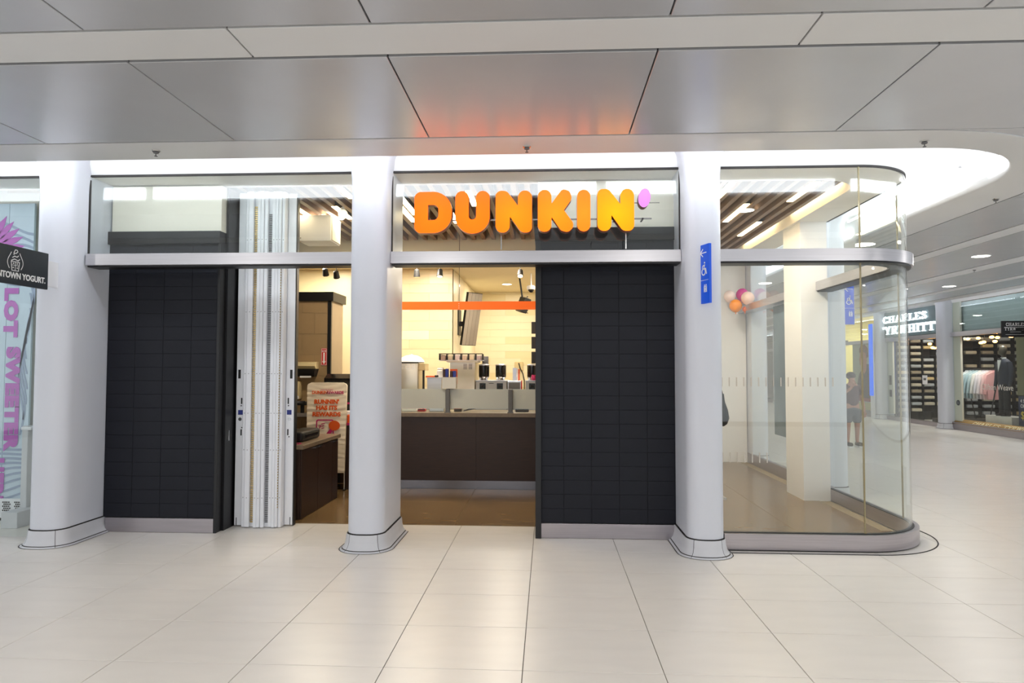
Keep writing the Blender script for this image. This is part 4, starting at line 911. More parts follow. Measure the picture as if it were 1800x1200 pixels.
# ------------------------------------------------------------------ glass corner interior
m_vw = mat('vestibule_wall', S(236, 234, 234), .5, noise=.01)
o = obj('wall_pier', bx(3.12, 3.44, 8.57, 9.17, 0, 3.43), m_vw, smooth=0); tag(o, 'white square pier inside the curved glass corner', 'wall', kind='structure')
o = obj('wall_far', bx(1.36, 3.44, 12.05, 12.2, 0, 3.66), m_vw, smooth=0); tag(o, 'white wall at the back of the glass corner', 'wall', kind='structure')
o = obj('wall_side', bx(3.3, 3.5, 12.2, YB, 0, 3.6), m_vw, smooth=0); tag(o, 'white shopfront wall far along the corridor', 'wall', kind='structure')
def balloon(x, y, z, r, m, lab):
    s = thing('balloon', lab, 'balloon', (x, y, z-r), 'balloon cluster'); obj('skin', lathe(B(), [(.004, -1.06*r), (.3*r, -.98*r), (.66*r, -.74*r), (.93*r, -.33*r), (1.0*r, .1*r), (.9*r, .5*r), (.62*r, .85*r), (.3*r, 1.02*r), (.02*r, 1.07*r)], (x, y, z), 20), m, s); obj('knot', lathe(B(), [(.012, -.02), (.004, 0)], (x, y, z-1.06*r), 8), m, s)
balloon(3.135, 11.55, 2.66, .105, mat('balloon_orange', S(255, 150, 20), .25, noise=.02), 'orange balloon at the end of the inner steel bar')
balloon(3.32, 11.5, 2.78, .11, mat('balloon_peach', S(250, 214, 200), .25, noise=.02), 'peach balloon right of the orange balloon')
balloon(3.31, 11.78, 2.87, .105, mat('balloon_magenta', S(214, 60, 150), .25, noise=.02), 'magenta balloon behind the peach balloon')
balloon(3.09, 11.75, 2.84, .10, mat('balloon_pink', S(248, 224, 220), .25, noise=.02), 'very pale pink balloon above the orange balloon')
balloon(3.30, 11.60, 2.61, .045, mat('balloon_orange2', S(245, 120, 50), .25, noise=.02), 'tiny orange balloon under the peach balloon')
s = thing('hanging_bag', 'small black rounded bag half hidden by the blue-sign column', 'bag', (2.16, 8.6, .9)); obj('pouch', lathe(B(), [(.01, -.2), (.05, -.17), (.075, -.1), (.06, 0), (.025, .1), (.012, .2)], (2.165, 8.6, 1.1), 14), m_dark, s); obj('strap', tube(B(), [(2.165, 8.6, 1.28), (2.13, 8.63, 1.45), (2.10, 8.672, 1.6)], .008), m_dark, s)
s = thing('wall_poster', 'white sheet with red print at the edge of the blue-sign column', 'poster', (2.1, 8.7, 1.2)); obj('sheet', bx(1.75, 2.155, 8.68, 8.69, 1.1, 1.75), m_whp, s, smooth=0)
for k in range(5): obj('print_line', bx(2.08, 2.15, 8.677, 8.68, 1.22+k*.1, 1.27+k*.1), m_redp, s, smooth=0)
obj('post', bx(2.05, 2.09, 8.69, 8.72, .006, 1.75), m_chrome, s, smooth=0); obj('base', bx(1.9, 2.2, 8.6, 8.8, .006, .02), m_chrome, s, smooth=0)

# ------------------------------------------------------------------ yogurt shop at the left
ym = mat('yogurt_print', S(196, 212, 226), .45, noise=.02)
t = thing('yogurt_shop_shutter', 'pale blue printed folding shopfront with magenta lettering and grey waves', 'shopfront', (-5.9, 6.95, 0))
for a, b in ((-7.6, -6.45), (-6.445, -5.75), (-5.745, -5.47)):
    obj('print_panel', bx(a, b, 6.95, 6.975, .22, 3.36), ym, t, smooth=0)
    obj('foot_panel', bx(a, b, 6.93, 6.97, .035, .235, bev=.003), m_white, t, smooth=0)
for cx in (-5.665, -5.535):
    hb = B()
    for r in range(5):
        for c in range(4): prism(hb, [ell((c-1.5)*.021+(.006 if r % 2 else -.006), r*.021, .0085, .0085, 10)], .002, fr((cx, 6.929, .115), (1, 0, 0), (0, 0, 1)))
    tag(obj('vent_holes', hb, m_dark, t, smooth=0), kind='stuff')
obj('bottom_seal', bx(-7.6, -5.47, 6.95, 7.0, .004, .04), m_dark, t, smooth=0)
m_wave = mat('wave_grey_blue', S(150, 164, 190), .5, noise=.03)
for k in range(9):
    w = B(); z0 = .26+k*.055; n_ = 16
    top = [(-6.6+1.13*i/n_, z0+.05*sin(i*.42+k*.5)*(1-.06*k)+.1*(i/n_)**2*(.4+k*.06)) for i in range(n_+1)]
    bot = [(x, z-.024) for x, z in top][::-1]
    prism(w, [top+bot], .002, fr((0, 6.948, 0), (1, 0, 0), (0, 0, 1))); obj('wave_band', w, m_wave, t, smooth=0)
for k in range(8):
    w = B(); n_ = 14; x0 = -5.57+.012*k
    side = [(x0+.035*sin(i*.4+k*.7), .9+k*.16+i*.05) for i in range(n_+1)]
    prism(w, [side+[(x+.020, z) for x, z in side][::-1]], .002, fr((0, 6.9475, 0), (1, 0, 0), (0, 0, 1))); obj('wave_band', w, m_wave, t, smooth=0)
for k in range(6):
    w = B(); z0 = 2.55+k*.12; n_ = 12
    top = [(-6.2+.73*i/n_, z0+.05*sin(i*.5+k)-.04*i/n_*k*.3) for i in range(n_+1)]
    prism(w, [top+[(x, z-.03) for x, z in top][::-1]], .002, fr((0, 6.948, 0), (1, 0, 0), (0, 0, 1))); obj('wave_band', w, m_wave, t, smooth=0)
m_pink = mat('magenta_orchid_print', S(184, 96, 186), .5, noise=.02)
for tx, z, ft, x in (('A LOT', 2.72, .82, -5.70), ('SWEETER', 1.82, 1.105, -5.66), ('HERE', .655, .5, -5.80)):
    lt = B(); text(lt, tx, .19, fr((x, 6.944, z), (0, 0, -1), (1, 0, 0)), bold=.014, align='LEFT', fit=ft, space=1.12)
    for v in lt.verts: v.co.y = 6.9435+(v.co.y-6.944)*.5
    obj('lettering', lt, m_pink, t, smooth=0)
for k in range(7):
    a = .1+k*.24; w = B(); c = V((-5.98, 2.86))
    d = V((cos(a), sin(a))); nn = V((-d.y, d.x))
    prism(w, [[tuple(c+d*.12), tuple(c+d*.22+nn*.036), tuple(c+d*.33+nn*.03), tuple(c+d*.42), tuple(c+d*.33-nn*.03), tuple(c+d*.22-nn*.036)]], .002, fr((0, 6.947, 0), (1, 0, 0), (0, 0, 1))); obj('petal', w, m_pink, t, smooth=0)
s = thing('shutter_guide', 'pale lilac door guide post beside the yogurt shopfront', 'post', (-5.43, 6.9, 0)); obj('post', bx(-5.465, -5.40, 6.86, 7.0, 0, 1.0, bev=.004), m_base, s, smooth=0); obj('cap', bx(-5.467, -5.36, 6.85, 7.0, .96, .99), m_white, s, smooth=0); obj('foot', bx(-5.467, -5.30, 6.62, 7.0, 0, .16, bev=.004), m_base, s, smooth=0); obj('green_edge', bx(-5.40, -5.385, 6.95, 7.0, .99, 3.3), mat('green_glass_edge', S(140, 196, 176), .3, noise=.04), s, smooth=0)
w4 = thing('window_5', 'clear upper glass of the yogurt shop', None, (-6, 6.25, 3), kind='structure'); obj('pane', bx(-8, -4.72, 6.244, 6.256, .02, 3.43), m_glassf, w4, smooth=0); obj('gasket', bx(-8, -4.72, 6.238, 6.262, 3.428, 3.446), m_joint, w4, smooth=0)
o = obj('wall_yogurt', bx(-9.5, -4.72, 7.05, 7.1, 0, 3.5), m_cream, smooth=0); tag(o, 'pale wall behind the yogurt shopfront', 'wall', kind='structure')
o = obj('wall_between', bx(-4.72, -4.40, 6.75, 7.1, 0, 3.5), m_col, smooth=0); tag(o, 'white wall piece between the two shops', 'wall', kind='structure')

# ------------------------------------------------------------------ shops across the corridor (X = 11)
XF = 11.0
def cxcol(cy): return lambda u, v: (10.72+v, cy+u)
lab = {16.0: 'white column at the far right edge of the shirt shop window', 19.35: 'white column between the shirt shop window and its sign', 22.95: 'white column left of the shirt shop sign'}
for cy in (16.0-.35, 19.35, 22.95): column('column', lab[16.0 if cy < 16 else cy], cxcol(cy), depth=.5, hw=.19)
for k in range(6): column('column', 'white column far away across the corridor', cxcol(26.5+k*3.3), depth=.5, detail=False)
# far lip + cove over the far shopfronts
o = obj('ceiling', bx(9.70, 10.02, 5.0, YB, CZ-.002, CZ+.06), m_cband, smooth=0); tag(o, 'pale ceiling edge along the far shopfronts', 'ceiling', kind='structure')
fc = B(); loft(fc, [[(x, 5.0, z) for x, z in ((10.02, 3.40), (10.05, 3.6), (10.4, 3.68), (10.75, 3.64), (10.95, 3.52), (11.0, 3.42))], [(x, YB, z) for x, z in ((10.02, 3.40), (10.05, 3.6), (10.4, 3.68), (10.75, 3.64), (10.95, 3.52), (11.0, 3.42))]])
o = obj('ceiling', fc, m_cove, smooth=50); tag(o, 'white light cove over the far shopfronts', 'ceiling', kind='structure')
for k in range(5):
    o = obj('cove_light', bx(10.06, 10.10, 12+k*6, 17.8+k*6, 3.42, 3.44), m_ledc, smooth=0); tag(o, 'white linear light in the cove of the far shopfronts', 'light strip', group='far cove light strips')
def bay(n, y0, y1, label, z0=.2):
    w = thing('window_%d' % n, label, None, (XF, (y0+y1)/2, 0), kind='structure')
    obj('pane', bx(XF-.006, XF+.006, y0, y1, z0, 2.50), m_glass, w, smooth=0); obj('pane', bx(XF-.006, XF+.006, y0, y1, 2.62, 3.43), m_glass, w, smooth=0)
    obj('steel_bar', bx(XF-.06, XF+.1, y0, y1, 2.50, 2.62), m_steel, w, smooth=0); obj('plinth_face', bx(XF-.06, XF+.06, y0, y1, 0, z0), m_steel2, w, smooth=0)
    return w
bay(6, 15.84, 19.16, 'shirt shop display window with gold ledge')
bay(7, 19.54, 22.76, 'glass shopfront under the white shirt shop sign', z0=.12)
bay(8, 23.14, 26.31, 'glass shopfront with yellow interior and a portrait poster')
for k in range(5): bay(9+k, 26.7+k*3.3, 29.6+k*3.3, 'plain glass shopfront far along the corridor')
m_int = mat('shirt_shop_dark', S(44, 36, 30), .6, noise=.2, nscale=3); m_yel = mat('yellow_wall', S(236, 222, 160), .6, noise=.02, emit=S(236, 214, 140), es=.0)
def inner(n, y0, y1, m, lab, d=2.6, sa=1, sb_=1):
    w = B(); box(w, XF+d, XF+d+.1, y0, y1, 0, 3.45); 
    if sa: box(w, XF+.1, XF+d, y0-.02, y0+.02, 0, 3.45)
    if sb_: box(w, XF+.1, XF+d, y1-.02, y1+.02, 0, 3.45)
    box(w, XF+.1, XF+d, y0, y1, 3.45, 3.5)
    o = obj('wall_shop_%d' % n, w, m, smooth=0); tag(o, lab, 'wall', kind='structure')
inner(1, 15.7, 19.33, m_int, 'dark walls of the shirt shop window', 3.4, 1, 0); inner(2, 19.37, 22.93, m_int, 'dark walls of the shirt shop entrance', 3.4, 0, 1); inner(3, 22.97, 26.4, m_yel, 'yellow walls of the shop with the portrait poster', 1.6)
inner(4, 26.5, 43.4, mat('far_shop_grey', S(90, 98, 104), .6, noise=.1), 'grey interiors of shops far along the corridor', 2)
o = obj('wall_end', bx(3, 14, YB, YB+.2, 0, 3.6), m_vw, smooth=0); tag(o, 'pale wall closing the far end of the corridor', 'wall', kind='structure')
# pale reveal left of window
for y0, y1 in ((18.85, 19.16), (22.45, 22.76)):
    o = obj('trim_%d' % int(y0-14), bx(XF+.02, XF+.07, y0, y1, .2, 2.5), m_cream, smooth=0); tag(o, 'pale window reveal of the shirt shop at %s' % ('its display window' if y0 < 20 else 'its entrance'), 'trim', kind='structure')
o = obj('trim_9', bx(XF+.02, XF+.07, 18.85, 19.16, 2.62, 3.43), m_cream, smooth=0); tag(o, 'pale upper reveal of the shirt shop display window', 'trim', kind='structure')
s = thing('fire_plate', 'small round black plate on the pale window reveal', 'plate', (11.0, 19.0, .9)); obj('disc', lathe(B(), [(.075, 0), (.07, .012)], (0, 0, 0), 20, fr((11.018, 19.0, .72), (0, -1, 0), (0, 0, 1))), m_dark, s); obj('ring', lathe(B(), [(.045, .012), (.04, .016)], (0, 0, 0), 16, fr((11.018, 19.0, .72), (0, -1, 0), (0, 0, 1))), m_grey, s)
# sign letters: white lit slab serif
m_lit = mat('lit_white_letter', S(255, 255, 255), .4, emit=S(240, 250, 255), es=1.1)
mpan = mat('sign_glass_panel', S(104, 122, 126), .4, noise=.04)
s = thing('shop_sign', 'white glowing two-line serif shop sign across the corridor', 'sign', (10.95, 21.3, 2.68))
obj('panel', bx(10.93, 10.96, 19.62, 23.15, 2.63, 3.43), mpan, s, smooth=0)
def rowtext(txt, y0, y1, z0, z1):
    tot = sum(SER[c][0] for c in txt)+.12*(len(txt)-1); W_ = y0-y1; k = W_/tot; x = 0
    for c in txt:
        bm = B(); h = z1-z0
        serif(bm, c, h, SER[c][0]*k, fr((10.90, y0-x*k, z0), (0, -1, 0), (0, 0, 1)), .03, sw=.17, thin=.085)
        l = obj('letter', bm, m_lit, s, smooth=0); x += SER[c][0]+.12
rowtext('CHARLES', 22.75, 20.2, 3.095, 3.29); rowtext('TYRWHITT', 23.05, 19.8, 2.735, 2.965)
s = thing('blade_sign', 'black blade sign with white shop name at the right edge', 'sign', (10.5, 16.6, 2.4))
obj('plate', bx(10.40, 10.98, 16.2, 16.23, 2.355, 2.725), m_dark, s, smooth=0)
sb = B(); serif(sb, 'CHARLES', .07, .44, fr((10.49, 16.199, 2.61), (1, 0, 0), (0, 0, 1)), .002, sw=.14, thin=.08); serif(sb, 'TYRWHITT', .07, .48, fr((10.46, 16.199, 2.51), (1, 0, 0), (0, 0, 1)), .002, sw=.14, thin=.08)
box(sb, 10.58, 10.82, 16.197, 16.199, 2.47, 2.476); box(sb, 10.48, 10.92, 16.197, 16.199, 2.41, 2.416)
obj('lettering', sb, m_whp, s, smooth=0); obj('arm', bx(10.7, 10.74, 15.84, 16.2, 2.5, 2.56), m_dark, s, smooth=0)
s = thing('window_header', 'pale blue-grey panel behind the upper glass of the display window', 'panel', (11.15, 17.5, 2.62)); obj('panel', bx(11.12, 11.15, 15.9, 19.15, 2.63, 3.42), mat('header_blue_grey', S(178, 194, 198), .5, noise=.03), s, smooth=0); obj('lower_rail', bx(11.1, 11.16, 15.9, 19.15, 2.60, 2.64), m_wood, s, smooth=0)
# gold ledge with lettering
m_goldl = mat('gold_ledge', S(176, 138, 70), .35, metal=.7, noise=.1)
s = thing('window_ledge', 'gold ledge with pale shop name along the display window base', 'ledge', (11, 17.5, .16))
obj('ledge', loft(B(), [[(10.93, y, .165), (11.06, y, .27), (11.2, y, .27), (11.2, y, .165)] for y in (15.86, 19.15)], closed=True, cap=True), m_goldl, s, smooth=0)
sb = B(); serif(sb, 'CHARLES', .10, 1.05, fr((10.955, 18.35, .185), (0, -1, 0), (.13, 0, .105)), .004); serif(sb, 'TYRWHITT', .10, 1.15, fr((10.955, 17.15, .185), (0, -1, 0), (.13, 0, .105)), .004)
obj('lettering', sb, mat('pale_gold', S(240, 228, 190), .4, noise=.02), s, smooth=0)
sb = B(); text(sb, 'Clifton Weave', .2, fr((10.985, 17.35, 1.17), (0, -1, 0), (0, 0, 1)), align='CENTER'); s = thing('window_lettering', 'pale fabric name lettered on the display window glass', 'lettering', (10.99, 17.6, 1.1)); obj('text', sb, mat('pale_decal', S(226, 224, 216), .5, noise=.02), s, smooth=0)
# display: plinth, mannequin, shirts
s = thing('display_block', 'white marble display block under the suited mannequin', 'plinth', (11.75, 18, .0))
obj('block', bx(11.25, 11.66, 17.25, 18.25, .2, .45, bev=.005), mat('white_marble', S(206, 204, 200), .3, noise=.08, nscale=4), s, smooth=0)
o = obj('floor', bx(11.2, 14.3, 15.8, 20.6, 0, .2), m_int, smooth=0); tag(o, 'raised dark floor of the display window', 'floor', kind='structure')
def figure(rings_list, m, parent, nm, n=14):
    """lofted elliptical rings (cx, cy, z, a, b)"""
    bm = B()
    for rings in rings_list: loft(bm, [[(cx+a*cos(2*pi*k/n), cy+b*sin(2*pi*k/n), z) for k in range(n)] for cx, cy, z, a, b in rings], closed=True, cap=True)
    return obj(nm, bm, m, parent, smooth=60)
mx_, my_ = 11.44, 17.78; Z0 = .45
s = thing('mannequin', 'dark headed mannequin in a navy suit, white shirt and bow tie', 'mannequin', (mx_, my_, Z0))
m_navy = mat('navy_suit', S(46, 52, 68), .7, noise=.1, nscale=30); m_trs = mat('black_trousers', S(26, 26, 30), .7, noise=.1)
figure([[(mx_, my_-.01, Z0+.80, .11, .17), (mx_, my_, Z0+.95, .125, .20), (mx_, my_, Z0+1.1, .12, .20), (mx_, my_, Z0+1.3, .135, .235), (mx_, my_, Z0+1.42, .12, .235), (mx_, my_, Z0+1.48, .09, .19), (mx_, my_, Z0+1.53, .06, .08)]], m_navy, s, 'jacket')
for sd in (-1, 1):
    figure([[(mx_, my_+sd*.215, Z0+1.44, .065, .06), (mx_, my_+sd*.26, Z0+1.3, .065, .062), (mx_, my_+sd*.285, Z0+1.1, .058, .056), (mx_-.02, my_+sd*.29, Z0+.95, .05, .05), (mx_-.05, my_+sd*.285, Z0+.80, .045, .045)]], m_navy, s, 'sleeve')
    figure([[(mx_-.055, my_+sd*.285, Z0+.80, .035, .035), (mx_-.07, my_+sd*.28, Z0+.72, .04, .025), (mx_-.075, my_+sd*.28, Z0+.66, .02, .015)]], m_dark, s, 'hand')
    figure([[(mx_, my_+sd*.085, Z0+.86, .10, .095), (mx_, my_+sd*.09, Z0+.5, .085, .082), (mx_, my_+sd*.095, Z0+.05, .075, .072)]], m_trs, s, 'trouser_leg')
    figure([[(mx_-.05, my_+sd*.1, Z0, .13, .045), (mx_-.05, my_+sd*.1, Z0+.04, .125, .045), (mx_, my_+sd*.1, Z0+.08, .06, .04)]], m_darkgl, s, 'shoe')
obj('shirt_front', prism(B(), [[(-.075, .17), (.075, .17), (.0, -.14)]], .012, fr((mx_-.128, my_, Z0+1.32), (0, -1, 0), (.12, 0, 1))), m_whp, s, smooth=0)
figure([[(mx_-.01, my_, Z0+1.50, .066, .082), (mx_-.01, my_, Z0+1.56, .062, .072)]], m_whp, s, 'collar')
obj('bow_tie', prism(B(), [[(-.06, .03), (0, .01), (.06, .03), (.06, -.03), (0, -.01), (-.06, -.03)]], .02, fr((mx_-.095, my_, Z0+1.515), (0, -1, 0), (0, 0, 1))), m_dark, s, smooth=0)
figure([[(mx_, my_, Z0+1.52, .05, .055), (mx_, my_, Z0+1.6, .052, .055), (mx_-.03, my_, Z0+1.635, .075, .06), (mx_-.025, my_, Z0+1.7, .096, .074), (mx_-.01, my_, Z0+1.78, .1, .078), (mx_, my_, Z0+1.84, .08, .065), (mx_, my_, Z0+1.875, .03, .025)]], mat('mannequin_head', S(84, 78, 66), .4, noise=.05), s, 'head')
s.scale = (.94, .94, .94)
# clothes rail with shirts
rx = 11.98
s = thing('clothes_rail', 'black metal clothes rail holding pastel shirts', 'rail', (rx, 19.5, .2))
obj('bar', tube(B(), [(rx, 18.75, 1.62), (rx, 20.4, 1.62)], .014), m_dark, s)
for y, dy in ((18.8, -.18), (20.35, .1)):
    for dx in (-.3, .3): obj('leg', tube(B(), [(rx, y, 1.62), (rx+dx, y, .2)], .016), m_dark, s)
def shirt(y, m, label):
    t = thing('hanging_shirt', label, 'shirt', (rx, y, .8), 'shirts on the clothes rail')
    bm = B()
    prof = [(-.06, 1.55), (-.22, 1.47), (-.26, 1.30), (-.30, .95), (-.24, .93), (-.21, 1.2), (-.20, .80), (.20, .80), (.21, 1.2), (.24, .93), (.30, .95), (.26, 1.30), (.22, 1.47), (.06, 1.55)]
    prism(bm, [prof], .05, fr((rx, y+.025, 0), (1, 0, 0), (0, 0, 1)))
    bmesh.ops.bevel(bm, geom=[e for e in bm.edges], offset=.008, segments=1, affect='EDGES')
    obj('body', bm, m, t)
    obj('collar', loft(B(), [[(rx+.055*cos(a)*f, y+.045*sin(a)*f, z) for a in [2*pi*k/12 for k in range(12)]] for f, z in ((1.1, 1.53), (.9, 1.59))], closed=True), m, t)
    obj('hanger_hook', tube(B(), [(rx, y, 1.55), (rx, y, 1.606), (rx+.016, y, 1.634)], .004, 6), m_chrome, t)
cols = [(S(222, 228, 232), 'pale grey-blue shirt at the left end of the rail'), (S(196, 212, 218), 'light blue-grey shirt, second on the rail'), (S(178, 204, 212), 'teal-blue shirt, third on the rail'), (S(190, 212, 218), 'soft teal shirt next to the white shirts'), (S(236, 236, 232), 'white shirt left of the middle of the rail'), (S(226, 224, 230), 'off-white shirt in the middle of the rail'), (S(240, 232, 236), 'white shirt beside the pink shirts'), (S(244, 212, 212), 'light pink shirt near the mannequin'), (S(236, 178, 180), 'rose pink shirt nearest the mannequin')]
for k, (c, lb) in enumerate(cols): shirt(20.2-k*.15, mat('shirt_%d' % k, c, .8, noise=.03), lb)
# shelves with folded shirts in entrance and window back
m_fold = [mat('folded_%d' % k, c, .8, noise=.05) for k, c in enumerate((S(206, 182, 130), S(196, 190, 170), S(150, 140, 120), S(170, 176, 180)))]
for lb, yb, x0, x1, zb in (('dark wall of shelves filled with folded shirts inside the entrance', 22.55, 11.2, 13.6, 0), ('dark shelves behind the clothes rail in the display window', 21.0, 12.35, 14.3, 0)):
    s = thing('shelf_wall', lb, 'shelves', ((x0+x1)/2, yb, 0)); obj('back', bx(x0, x1, yb+.3, yb+.33, zb, 2.6), m_int, s, smooth=0)
    for k in range(12): obj('shelf', bx(x0, x1, yb, yb+.3, .25+k*.2, .265+k*.2), m_dark, s, smooth=0)
    nc = int((x1-x0)/.4)
    for k in range(nc+1): obj('upright', bx(x0+(x1-x0)*k/nc-.012, x0+(x1-x0)*k/nc+.012, yb-.005, yb+.3, 0, 2.6), m_dark, s, smooth=0)
    src = {}
    for k in range(12):
        for j in range(nc):
            if random.random() < .1: continue
            m = random.randrange(4); xc = x0+(x1-x0)*(j+.5)/nc; loc = (xc, yb+.12, .267+k*.2)
            if m not in src:
                src[m] = obj('folded_shirts', bx(xc-.16, xc+.16, yb+.0, yb+.24, .267+k*.2, .267+k*.2+.10, bev=.02), m_fold[m]); tag(src[m], ['tan', 'cream', 'olive grey', 'blue grey'][m]+' stack of folded shirts on the '+('entrance shelves' if yb > 22 else 'shelves behind the clothes rail'), 'shirts', 'folded shirt stacks')
            else: inst(src[m], loc)
s = thing('door_notice', 'white paper notice on the shirt shop entrance glass', 'notice', (10.98, 20.6, 1.3)); obj('sheet', bx(10.985, 10.99, 20.42, 20.68, 1.18, 1.44), m_whp, s, smooth=0); obj('print', bx(10.983, 10.985, 20.48, 20.62, 1.3, 1.36), m_grey, s, smooth=0)
s = thing('door_hardware', 'dark lock plates on the pale entrance frame', 'lock', (10.99, 22.6, .9)); obj('plate', bx(11.0, 11.018, 22.54, 22.66, 1.12, 1.42), m_dark, s, smooth=0); obj('plate', bx(11.0, 11.018, 22.54, 22.66, .74, .96), m_dark, s, smooth=0)
# chandeliers with warm bulbs
m_bulb = mat('warm_bulb', S(255, 190, 110), .4, emit=S(255, 170, 80), es=14)
def chand(x, y, z, w, n, lb):
    s = thing('chandelier', lb, 'light', (x, y, z)); obj('rod', tube(B(), [(x, y, z), (x, y, 3.45)], .008, 6), m_dark, s)
    for k in range(n):
        yy = y-w/2+w*k/(n-1); zz = z+(.1 if k % 2 else -.02); xx = x+(.12 if k % 3 == 1 else -.1)
        a = obj('arm', tube(B(), [(x, y, z), (xx, yy, zz)], .007, 6), m_dark, s); obj('bulb', sphere(B(), (xx, yy, zz), .055, 10, (1, 1.3, .7)), m_bulb, a)
chand(12.0, 18.3, 2.5, 1.3, 7, 'warm multi-bulb chandelier above the suited mannequin'); chand(12.3, 19.9, 2.4, 1.2, 6, 'warm multi-bulb chandelier above the clothes rail'); chand(11.9, 21.6, 2.3, .6, 5, 'small warm chandelier inside the shirt shop entrance')
for x, y, p in ((11.5, 17.6, 40), (11.9, 18.8, 40), (12.0, 21.2, 40), (11.8, 24.7, 60)):
    d = downlight(x, y, {17.6: 'downlight over the suited mannequin', 18.8: 'downlight over the clothes rail', 21.2: 'downlight inside the shirt shop entrance', 24.7: 'downlight inside the yellow shop'}[y], p, 'far shop downlights', z=3.44, r=.1)
# blue price card and poster at right edge
s = thing('price_card', 'navy price card with yellow dollar figure at the right edge', 'sign', (11.3, 16.9, .27)); obj('card', bx(11.25, 11.27, 16.2, 17.0, .28, .98), mat('navy_card', S(22, 32, 72), .5, noise=.03), s, smooth=0)
for tx, z, sz, m in (('4 SHIRTS', .86, .12, m_whp), ('OR FROM', .74, .12, m_whp), ('$2', .52, .26, mat('yellow_print', S(214, 190, 60), .5, noise=.02))):
    bm = B(); text(bm, tx, sz, fr((11.249, 16.93, z), (0, -1, 0), (0, 0, 1)), align='LEFT'); obj('lettering', bm, m, s, smooth=0)
s = thing('fashion_poster', 'poster figure in a pale shirt at the right edge of the display window', 'poster', (11.5, 16.6, .98)); obj('board', bx(11.4, 11.42, 16.0, 17.25, .985, 2.4), mat('olive_board', S(110, 108, 80), .6, noise=.05), s, smooth=0)
obj('shirt_shape', prism(B(), [[(0, 0), (.9, 0), (.9, .9), (.5, .8), (.1, .6), (0, .3)]], .004, fr((11.399, 16.95, 1.0), (0, -1, 0), (0, 0, 1))), m_whp, s, smooth=0); obj('arm_shape', prism(B(), [[(.12, .55), (.3, .6), (.42, 1.2), (.3, 1.25), (.2, .9)]], .004, fr((11.397, 16.95, 1.0), (0, -1, 0), (0, 0, 1))), mat('skin_print', S(196, 130, 100), .5, noise=.03), s, smooth=0)
# portrait poster in the yellow shop
s = thing('portrait_poster', 'large poster of a man in profile in the yellow shop', 'poster', (11.08, 24.3, .5)); P0 = fr((11.245, 25.3, .78), (0, -1, 0), (0, 0, 1))
obj('board', bx(11.06, 11.09, 23.7, 25.42, .5, 2.5), mat('poster_pale', S(206, 204, 180), .5, noise=.03), s, smooth=0)
P0 = fr((11.059, 25.36, .5), (0, -1, 0), (0, 0, 1)); sk = mat('poster_skin', S(206, 130, 90), .5, noise=.05); hr = mat('poster_hair', S(140, 74, 38), .6, noise=.15, nscale=12); sh = mat('poster_shirt', S(92, 62, 60), .6, noise=.15, nscale=8)
obj('shirt_shape', prism(B(), [[(.28, .05), (1.5, .05), (1.5, 1.3), (1.0, 1.3), (.75, 1.15), (.45, .95), (.3, .6)]], .003, P0), sh, s, smooth=0)
obj('face_shape', prism(B(), [[(.62, 1.12), (.72, 1.2), (.6, 1.25), (.52, 1.28), (.52, 1.36), (.5, 1.4), (.47, 1.46), (.53, 1.56), (.53, 1.72), (.9, 1.85), (1.05, 1.5), (1.0, 1.1), (.85, .95)]], .005, P0), sk, s, smooth=0)
obj('hair_shape', prism(B(), [[(.50, 1.7), (.48, 1.82), (.6, 1.95), (.9, 1.98), (1.12, 1.85), (1.15, 1.55), (1.02, 1.5), (.97, 1.68), (.75, 1.74), (.6, 1.72)]], .007, P0), hr, s, smooth=0)
obj('red_band', prism(B(), [[(.28, -.0), (1.5, 0), (1.5, .12), (.28, .12)]], .006, P0), mat('poster_red', S(180, 60, 40), .5, noise=.1), s, smooth=0)
s = thing('shop_bar', 'dark brown horizontal rail across the yellow shop window', 'rail', (11.1, 24.7, 2.5)); obj('rail', bx(11.1, 11.16, 23.2, 26.3, 2.52, 2.62), m_wood, s, smooth=0); obj('bracket', bx(11.1, 11.25, 26.2, 26.3, 2.5, 2.7), m_dark, s, smooth=0)
s = thing('blue_banner', 'tall glowing blue banner sign beside the far white column', 'banner', (10.66, 23.1, 0)); obj('face', bx(10.62, 10.66, 23.0, 23.2, .75, 3.1), mat('blue_banner', S(40, 96, 214), .4, emit=S(40, 100, 220), es=.9), s, smooth=0); obj('frame', bx(10.66, 10.70, 22.98, 23.22, .0, 3.12), m_white, s, smooth=0)
s = thing('yellow_counter', 'low pale yellow display counter below the portrait poster', 'counter', (11.2, 24.5, 0)); obj('body', bx(11.12, 11.6, 23.3, 26.0, .0, .47), m_yel, s, smooth=0); obj('top', bx(11.03, 11.62, 23.28, 26.02, .47, .498), m_cream, s, smooth=0)

# ------------------------------------------------------------------ person in the corridor
def skin(name, verts, edges, radii, m, parent, root=0, sub=2):
    me = bpy.data.meshes.new(name); c = wl(parent)
    me.from_pydata([V(v)-c for v in verts], edges, []); me.materials.append(m)
    o = bpy.data.objects.new(name, me); COL.objects.link(o); o.parent = parent; WL[o.name] = c
    md = o.modifiers.new('skin', 'SKIN'); md.use_smooth_shade = True
    sv = me.skin_vertices[0].data
    for i, r in enumerate(radii): sv[i].radius = r if isinstance(r, tuple) else (r, r); sv[i].use_root = (i == root)
    sm = o.modifiers.new('sub', 'SUBSURF'); sm.levels = sub; sm.render_levels = sub
    return o
px_, py_ = 6.33, 14.62
pe = thing('person', 'person in a plum T-shirt and dark grey shorts with one arm raised', 'person', (px_, py_, 0))
m_sk = mat('skin_tone', S(176, 124, 104), .5, noise=.03); m_tee = mat('plum_tshirt', S(84, 58, 68), .8, noise=.05); m_sho = mat('grey_shorts', S(66, 70, 80), .8, noise=.05)
def pp(x, y, z): return (px_+x, py_+y, z)
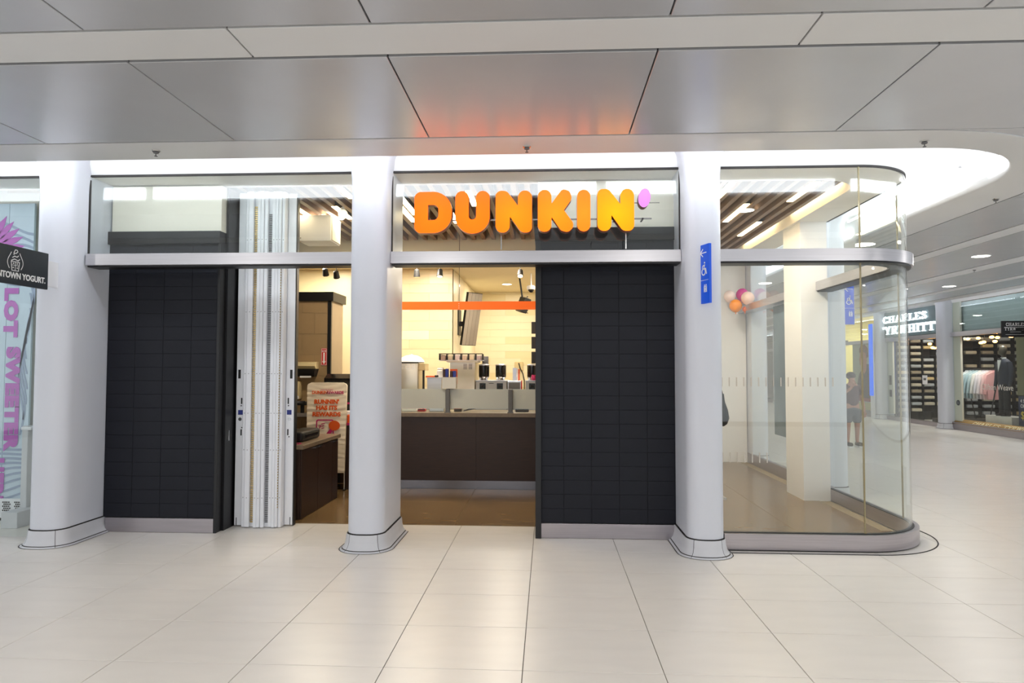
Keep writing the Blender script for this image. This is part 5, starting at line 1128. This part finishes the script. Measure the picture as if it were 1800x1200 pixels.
vs = [pp(0, 0, .80), pp(0, 0, .98), pp(0, .0, 1.17), pp(0, 0, 1.27), pp(0, -.01, 1.34), pp(-.01, -.02, 1.42), pp(-.012, -.02, 1.49),
      pp(-.09, 0, .74), pp(-.095, -.02, .42), pp(-.095, .01, .10), pp(-.10, -.1, .04),
      pp(.09, 0, .74), pp(.10, .0, .42), pp(.11, .04, .10), pp(.12, -.06, .04),
      pp(-.16, 0, 1.23), pp(-.26, -.04, 1.06), pp(-.12, -.2, 1.2), pp(-.06, -.22, 1.30),
      pp(.16, 0, 1.23), pp(.21, .01, 1.00), pp(.22, -.05, .78), pp(.22, -.06, .70)]
es = [(0, 1), (1, 2), (2, 3), (3, 4), (4, 5), (5, 6), (0, 7), (7, 8), (8, 9), (9, 10), (0, 11), (11, 12), (12, 13), (13, 14), (3, 15), (15, 16), (16, 17), (17, 18), (3, 19), (19, 20), (20, 21), (21, 22)]
ra = [(.13, .1), (.12, .09), (.14, .1), (.07, .07), .05, (.07, .085), .06, .08, .052, .034, .03, .08, .052, .034, .03, .05, .038, .03, .028, .05, .038, .03, .026]
skin('body', vs, es, ra, m_sk, pe)
tv = [pp(0, 0, .80), pp(0, 0, .98), pp(0, 0, 1.15), pp(0, 0, 1.26), pp(-.16, 0, 1.22), pp(-.235, -.03, 1.10), pp(.16, 0, 1.22), pp(.20, .01, 1.07)]
skin('t_shirt', tv, [(0, 1), (1, 2), (2, 3), (3, 4), (4, 5), (3, 6), (6, 7)], [(.15, .115), (.15, .11), (.165, .118), (.08, .07), .075, .065, .075, .065], m_tee, pe)
sv_ = [pp(0, 0, .86), pp(0, 0, .78), pp(-.09, 0, .68), pp(-.095, -.01, .48), pp(.09, 0, .68), pp(.10, 0, .48)]
skin('shorts', sv_, [(0, 1), (1, 2), (2, 3), (1, 4), (4, 5)], [(.145, .11), (.145, .11), .10, .092, .10, .092], m_sho, pe)
obj('hair', sphere(B(), pp(-.012, .005, 1.475), .1, 14, (.95, 1.08, .82)), mat('dark_hair', S(60, 40, 40), .6, noise=.2), pe)
for x, y in ((-.1, -.05), (.12, -.01)):
    f = obj('shoe', bx(px_+x-.045, px_+x+.045, py_+y-.13, py_+y+.11, .02, .10, bev=.03, seg=2), m_dark, pe); obj('sole', bx(px_+x-.047, px_+x+.047, py_+y-.135, py_+y+.112, 0, .025, bev=.005), m_whp, f)
# hands with fingers
for hx, hy, hz, up in ((-.06, -.225, 1.31, 1), (.22, -.06, .69, -1)):
    hv = [pp(hx, hy, hz-.03*up), pp(hx, hy, hz+.02*up)]; he = [(0, 1)]; hr_ = [.026, .03]
    for k in range(4):
        d = (k-1.5)*.016; L_ = (.05, .06, .055, .042)[k]; i = len(hv)
        hv += [pp(hx+d, hy-.008, hz+(.02+L_*.5)*up), pp(hx+d, hy-.025, hz+(.02+L_)*up)]; he += [(1, i), (i, i+1)]; hr_ += [.009, .007]
    i = len(hv); hv += [pp(hx+.035, hy-.01, hz+.0*up), pp(hx+.045, hy-.025, hz+.03*up)]; he += [(0, i), (i, i+1)]; hr_ += [.010, .008]
    skin('hand', hv, he, hr_, m_sk, pe, sub=1)
bpy.context.view_layer.update()
